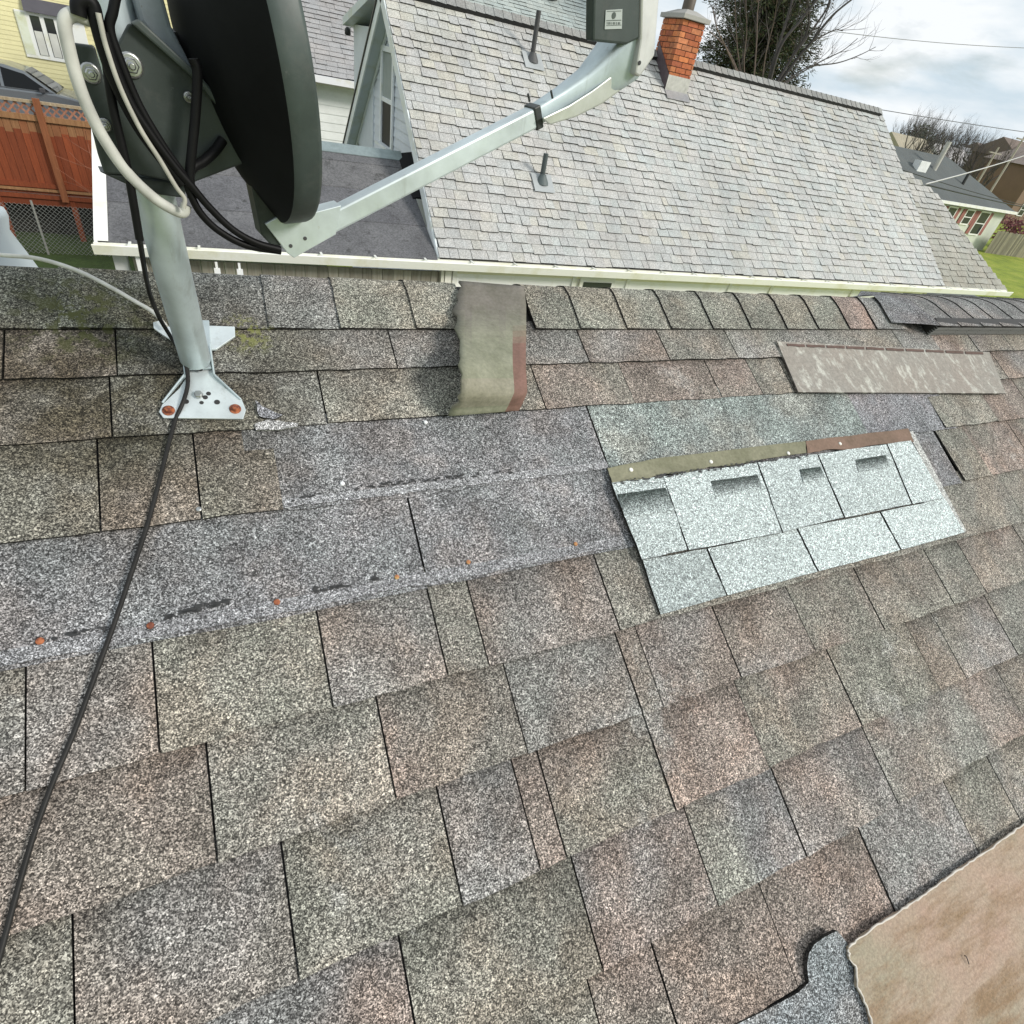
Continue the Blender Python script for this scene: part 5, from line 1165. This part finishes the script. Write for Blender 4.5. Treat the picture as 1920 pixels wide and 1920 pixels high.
# houses farther off
def far_house(label, px, py_base, dist_y, wx, dy, pe_, pr_, wall, roof_c, ridge_x=True, name='distant_house'):
    p_ = at_y(px, py_base, dist_y); x0 = p_.x; hw = at_y(px + 30, pe_, dist_y).z; hr = at_y(px + 45, pr_, dist_y + (dy / 2 if ridge_x else 0)).z; r_ = thing(name, label, 'house', loc=(x0 + wx / 2, dist_y + dy / 2, 0))
    mb = MB(); mb.box((x0, dist_y, 0), (x0 + wx, dist_y + dy, hw), wall); mb.build('wall', 'siding', r_)
    mb = MB(); o_ = .4
    if ridge_x:
        pf = [Vector((x0 - o_, dist_y - o_, hw)), Vector((x0 - o_, dist_y + dy / 2, hr)), Vector((x0 - o_, dist_y + dy + o_, hw)), ]
        mb.prism(pf, (wx + 2 * o_, 0, 0), roof_c)
    else:
        pf = [Vector((x0 - o_, dist_y - o_, hw)), Vector((x0 + wx / 2, dist_y - o_, hr)), Vector((x0 + wx + o_, dist_y - o_, hw))]
        mb.prism(pf, (0, dy + 2 * o_, 0), roof_c)
    mb.build('roof', 'neighbour_shingle', r_)
    if not ridge_x:
        mb = MB(); mb.prism([Vector((x0, dist_y - .04, hw)), Vector((x0 + wx / 2, dist_y - .04, hr - .3)), Vector((x0 + wx, dist_y - .04, hw))], (0, -.4, 0), wall); mb.build('gable', 'siding', r_)
    nw = max(1, int(wx / 4))
    for k in range(nw):
        xx = x0 + wx * (k + .5) / nw; pwin(r_, xx - .5, xx + .5, 1.1, 2.3, dist_y - .02)
    return r_
far_house('distant tan gabled house left of the dark flue, seen just past the grey roof', 1692, 290, 52, 6, 5, 296, 262, (.30, .23, .19), (.36, .32, .24))
far_house('distant pale grey house right of the tan one with a low roof', 1768, 300, 58, 7, 5, 312, 282, (.62, .60, .56), (.46, .44, .44))
far_house('distant brown house with big brown roof near the right edge', 1905, 305, 50, 22, 6, 306, 274, (.13, .09, .065), (.17, .13, .11))
far_house('distant brown barn like house lowest at the right edge above the lawn', 1940, 325, 44, 14, 6, 320, 280, (.20, .125, .08), (.21, .17, .15), False)
far_house('distant small grey house with a white wall between the tan and the brown houses', 1815, 300, 66, 9, 5, 305, 288, (.55, .54, .50), (.20, .20, .21))
far_house('tiny distant dark roofed house left of the brown one on the rise', 1842, 300, 74, 9, 5, 296, 280, (.45, .36, .28), (.15, .12, .11))
# trees -----------------------------------------------------------
def limb(mb, p, d, L_, r, depth, tint, seg=5, spread=.5, up_=.15):
    n_ = 4; pts_ = [p]; q_ = p; dd = d
    for k in range(n_):
        dd = (dd + Vector((random.uniform(-.18, .18), random.uniform(-.18, .18), random.uniform(-.08, .18)))).normalized(); q_ = q_ + dd * L_ / n_; pts_.append(q_)
    mb.tube(pts_, [r * (1 - .55 * k / n_) for k in range(n_ + 1)], seg, False, tint)
    if depth > 0:
        for k in range(random.choice((2, 3, 3))):
            t = random.randint(2, n_); a_ = (dd + Vector((random.uniform(-spread, spread), random.uniform(-spread, spread), random.uniform(-spread * .4, spread) + up_))).normalized()
            limb(mb, pts_[t], a_, L_ * random.uniform(.55, .8), r * .5, depth - 1, tint, max(3, seg - 1), spread, up_)
GT = 'bare trees along the horizon'
spots = [(1672, 70), (1684, 72), (1697, 80), (1712, 84), (1728, 82), (1742, 90), (1758, 86), (1772, 92), (1786, 84), (1800, 95), (1815, 90), (1828, 84), (1846, 98), (1868, 95), (1892, 100), (1912, 96), (1745, 49), (1790, 47.5), (1822, 46), (1858, 45), (1700, 47)]
for k, (px_, dy_) in enumerate(spots):
    b_ = at_y(px_, 300, dy_); b_ = Vector((b_.x, dy_, 0)); hgt = random.uniform(7.2, 9.6) if dy_ > 60 else random.uniform(5.2, 6.6)
    t_ = thing('bare_tree', 'bare grey tree far off on the horizon, among the distant houses', 'tree', loc=b_, group=GT)
    mb = MB(); mb.tube([b_, b_ + Vector((.1, 0, hgt * .35))], [.25, .18], 6, tint=(.11, .09, .085)); mb.build('trunk', 'twig', t_)
    mb = MB()
    for q in range(6): limb(mb, b_ + Vector((0, 0, hgt * random.uniform(.2, .36))), Vector((random.uniform(-.6, .6), random.uniform(-.6, .6), 1)).normalized(), hgt * .42, .17, 4, random.choice(((.13, .11, .105), (.10, .085, .08))), 4, .75)
    mb.build('crown', 'twig', t_)
for k, (px_, dy_, hh_, lab) in enumerate(((1700, 70, 8.0, 'dark round evergreen bush tree behind the tan distant house'), (1832, 62, 6.2, 'dark evergreen standing behind the big brown distant roof'))):
    b_ = at_y(px_, 300, dy_); b_ = Vector((b_.x, dy_, 0)); t_ = thing('evergreen_tree', lab, 'tree', loc=b_)
    mb = MB(); mb.tube([b_, b_ + Vector((0, 0, hh_ * .5))], .2, 6); mb.build('trunk', 'bark', t_)
    mb = MB(); clumps(mb, [b_ + Vector((random.gauss(0, 1.1), random.gauss(0, 1.1), random.uniform(hh_ * .25, hh_))) for _ in range(45)], .35, [(.035, .05, .03), (.05, .06, .035), (.06, .06, .03)], 24, .5); mb.build('crown', 'needles', t_)
# conifer behind the ridge
cy_ = 18.5; cb_ = at_y(1398, 150, cy_); cbase = Vector((cb_.x, cy_, 0))
cf = thing('conifer_tree', 'tall dark green conifer rising behind the brick chimney', 'tree', loc=cbase)
mb = MB(); mb.tube([cbase, cbase + Vector((0, 0, 6)), cbase + Vector((0, 0, 14.5))], [.24, .16, .03], 10); mb.build('trunk', 'bark', cf)
mb = MB(); NG = [(.035, .052, .018), (.055, .075, .024), (.075, .09, .028), (.028, .04, .018), (.085, .058, .03)]
z_ = 3.0
while z_ < 14.3:
    rad = 2.0 * (1 - max(0, z_ - 4.5) / 10.6) ** .8 + .12
    for k in range(14):
        a_ = random.uniform(0, 6.283); rr = rad * random.uniform(.75, 1.18); d_ = Vector((math.cos(a_), math.sin(a_), random.uniform(-.15, .30)))
        p0 = cbase + Vector((0, 0, z_ + random.uniform(-.15, .15))); n_ = int(5 + rr * 8)
        for q in range(n_):
            t = (q + .6) / n_; c = p0 + d_ * rr * t + Vector((0, 0, -.25 * t * t * rr)); wd = .16 + .16 * (1 - t)
            for h_ in range(11):
                e2 = Vector((random.uniform(-1, 1), random.uniform(-1, 1), random.uniform(-.6, .5))).normalized(); dd = (d_ * .5 + e2).normalized(); s_ = random.uniform(.08, .18); sd = dd.orthogonal().normalized()
                sd = (sd * random.uniform(-1, 1) + dd.cross(sd) * random.uniform(-1, 1)).normalized(); cc = c + e2 * wd * .6
                mb.add([cc, cc + dd * s_ * .5 + sd * .014, cc + dd * s_, cc + dd * s_ * .5 - sd * .014], [(0, 1, 2, 3)], shade(random.choice(NG), random.uniform(.6, 1.35)))
    z_ += .13
mb.build('crown', 'needles', cf)
# bare tree with long leaning limbs to its right
bY_ = 15.8; tb = at_y(1425, 200, bY_); tb = Vector((tb.x, bY_, 0))
bt = thing('leafless_tree', 'leafless tree with long slanting limbs to the right of the conifer', 'tree', loc=tb)
fork = at_y(1432, 185, bY_)
mb = MB(); mb.tube([tb, tb.lerp(fork, .6) + Vector((.05, 0, 0)), fork], [.16, .13, .11], 10); mb.build('trunk', 'bark', bt)
mb = MB(); LB = (.055, .048, .045)
LIMBS = [[(1432, 185), (1452, 110), (1468, 60), (1487, -5), (1500, -60)], [(1435, 185), (1462, 90), (1500, 40), (1535, -5), (1570, -50)], [(1440, 180), (1485, 108), (1512, 62), (1517, 20), (1511, -20)], [(1485, 108), (1520, 60), (1548, 20), (1558, -10), (1570, -50)], [(1442, 182), (1495, 110), (1522, 78), (1560, 30), (1606, -8)], [(1522, 78), (1540, 45), (1555, 10), (1560, -20)], [(1522, 78), (1552, 62), (1568, 56), (1580, 58)], [(1455, 170), (1500, 138), (1545, 112), (1580, 95), (1608, 72)], [(1460, 165), (1510, 128), (1570, 118), (1610, 104), (1642, 88)], [(1405, 190), (1365, 98), (1345, 55), (1335, 10)], [(1405, 190), (1368, 100), (1330, 58)], [(1402, 190), (1385, 110), (1380, 50), (1378, -10)], [(1410, 190), (1418, 90), (1420, 30), (1424, -10)], [(1400, 190), (1395, 120), (1400, 60), (1398, 0)], [(1425, 190), (1436, 100), (1450, 45), (1458, -5)]]
for k, pl_ in enumerate(LIMBS):
    yo = random.uniform(-.9, .9) if k not in (3, 5, 6) else 0
    P = [at_y(x_, y_, bY_ + yo * i / len(pl_)) for i, (x_, y_) in enumerate(pl_)]; sp = smooth_path(P, 5); n_ = len(sp)
    thick = .052 if k in (0, 1, 2, 4) else .034 if k in (3,) else .022
    mb.tube(sp, [thick * (1 - .62 * i / n_) for i in range(n_)], 6, False, LB if k < 9 else (.15, .11, .09))
    for q in range(9):
        i = random.randint(2, n_ - 2); d_ = (sp[i + 1] - sp[i]).normalized(); a_ = (d_ + Vector((random.uniform(-.8, .8), random.uniform(-.5, .5), random.uniform(-.4, .7)))).normalized()
        limb(mb, sp[i], a_, random.uniform(.35, .9), .008, 1, (.09, .075, .07), 3, .6)
mb.build('crown', 'twig', bt)

# ------------------------------------------------------------------ wires and poles
def wire(a, b, Ya, Yb, r, tint, label, sag=.25):
    p_, q_ = at_y(*a, Ya), at_y(*b, Yb); pts_ = [p_.lerp(q_, k / 16) - Vector((0, 0, sag * 4 * (k / 16) * (1 - k / 16))) for k in range(17)]
    mb = MB(); mb.tube(pts_, r, 5, tint=tint); solo(mb, 'overhead_wire', 'cable', label, 'power line', p_.lerp(q_, .5))
wire((1500, 50), (2000, 92), 24, 22, .012, (.25, .25, .25), 'single overhead wire crossing the open sky, highest of the wires', .15)
wire((1400, 160), (2000, 258), 26, 22, .016, (.12, .12, .13), 'overhead wire running just above the far ridge and distant trees', .1)
hk = nb_hit(1736, 346)
wire((1736, 345), (2000, 262), hk.y, 18, .015, (.55, .54, .52), 'thick pale service cable rising from the roof edge to the right', .1)
wire((1690, 318), (2000, 402), 13.5, 19, .013, (.03, .03, .03), 'black wire crossing the dark roof of the pale green house, upper one', .1)
wire((1736, 346), (2000, 402), hk.y + .3, 17, .016, (.03, .03, .03), 'black wire from the grey roof edge along the pale green eave', .05)
for (xt, yt), (xb, yb), Y, lab in (((1873, 276), (1838, 332), 36, 'pale thin utility pole before the brown distant houses'), ((1925, 250), (1866, 345), 34, 'tall pale utility pole at the right edge')):
    t_ = at_y(xt, yt, Y); b_ = Vector((t_.x, Y, 0)); o_ = thing('utility_pole', lab, 'utility pole', loc=b_)
    mb = MB(); mb.tube([b_, t_], [.10, .07], 10, tint=(.42, .37, .31)); mb.build('pole', 'plain', o_)
    mb = MB(); mb.box((t_.x - .9, Y - .06, t_.z - .5), (t_.x + .9, Y + .06, t_.z - .4), (.3, .27, .23)); mb.build('crossarm', 'plain', o_)
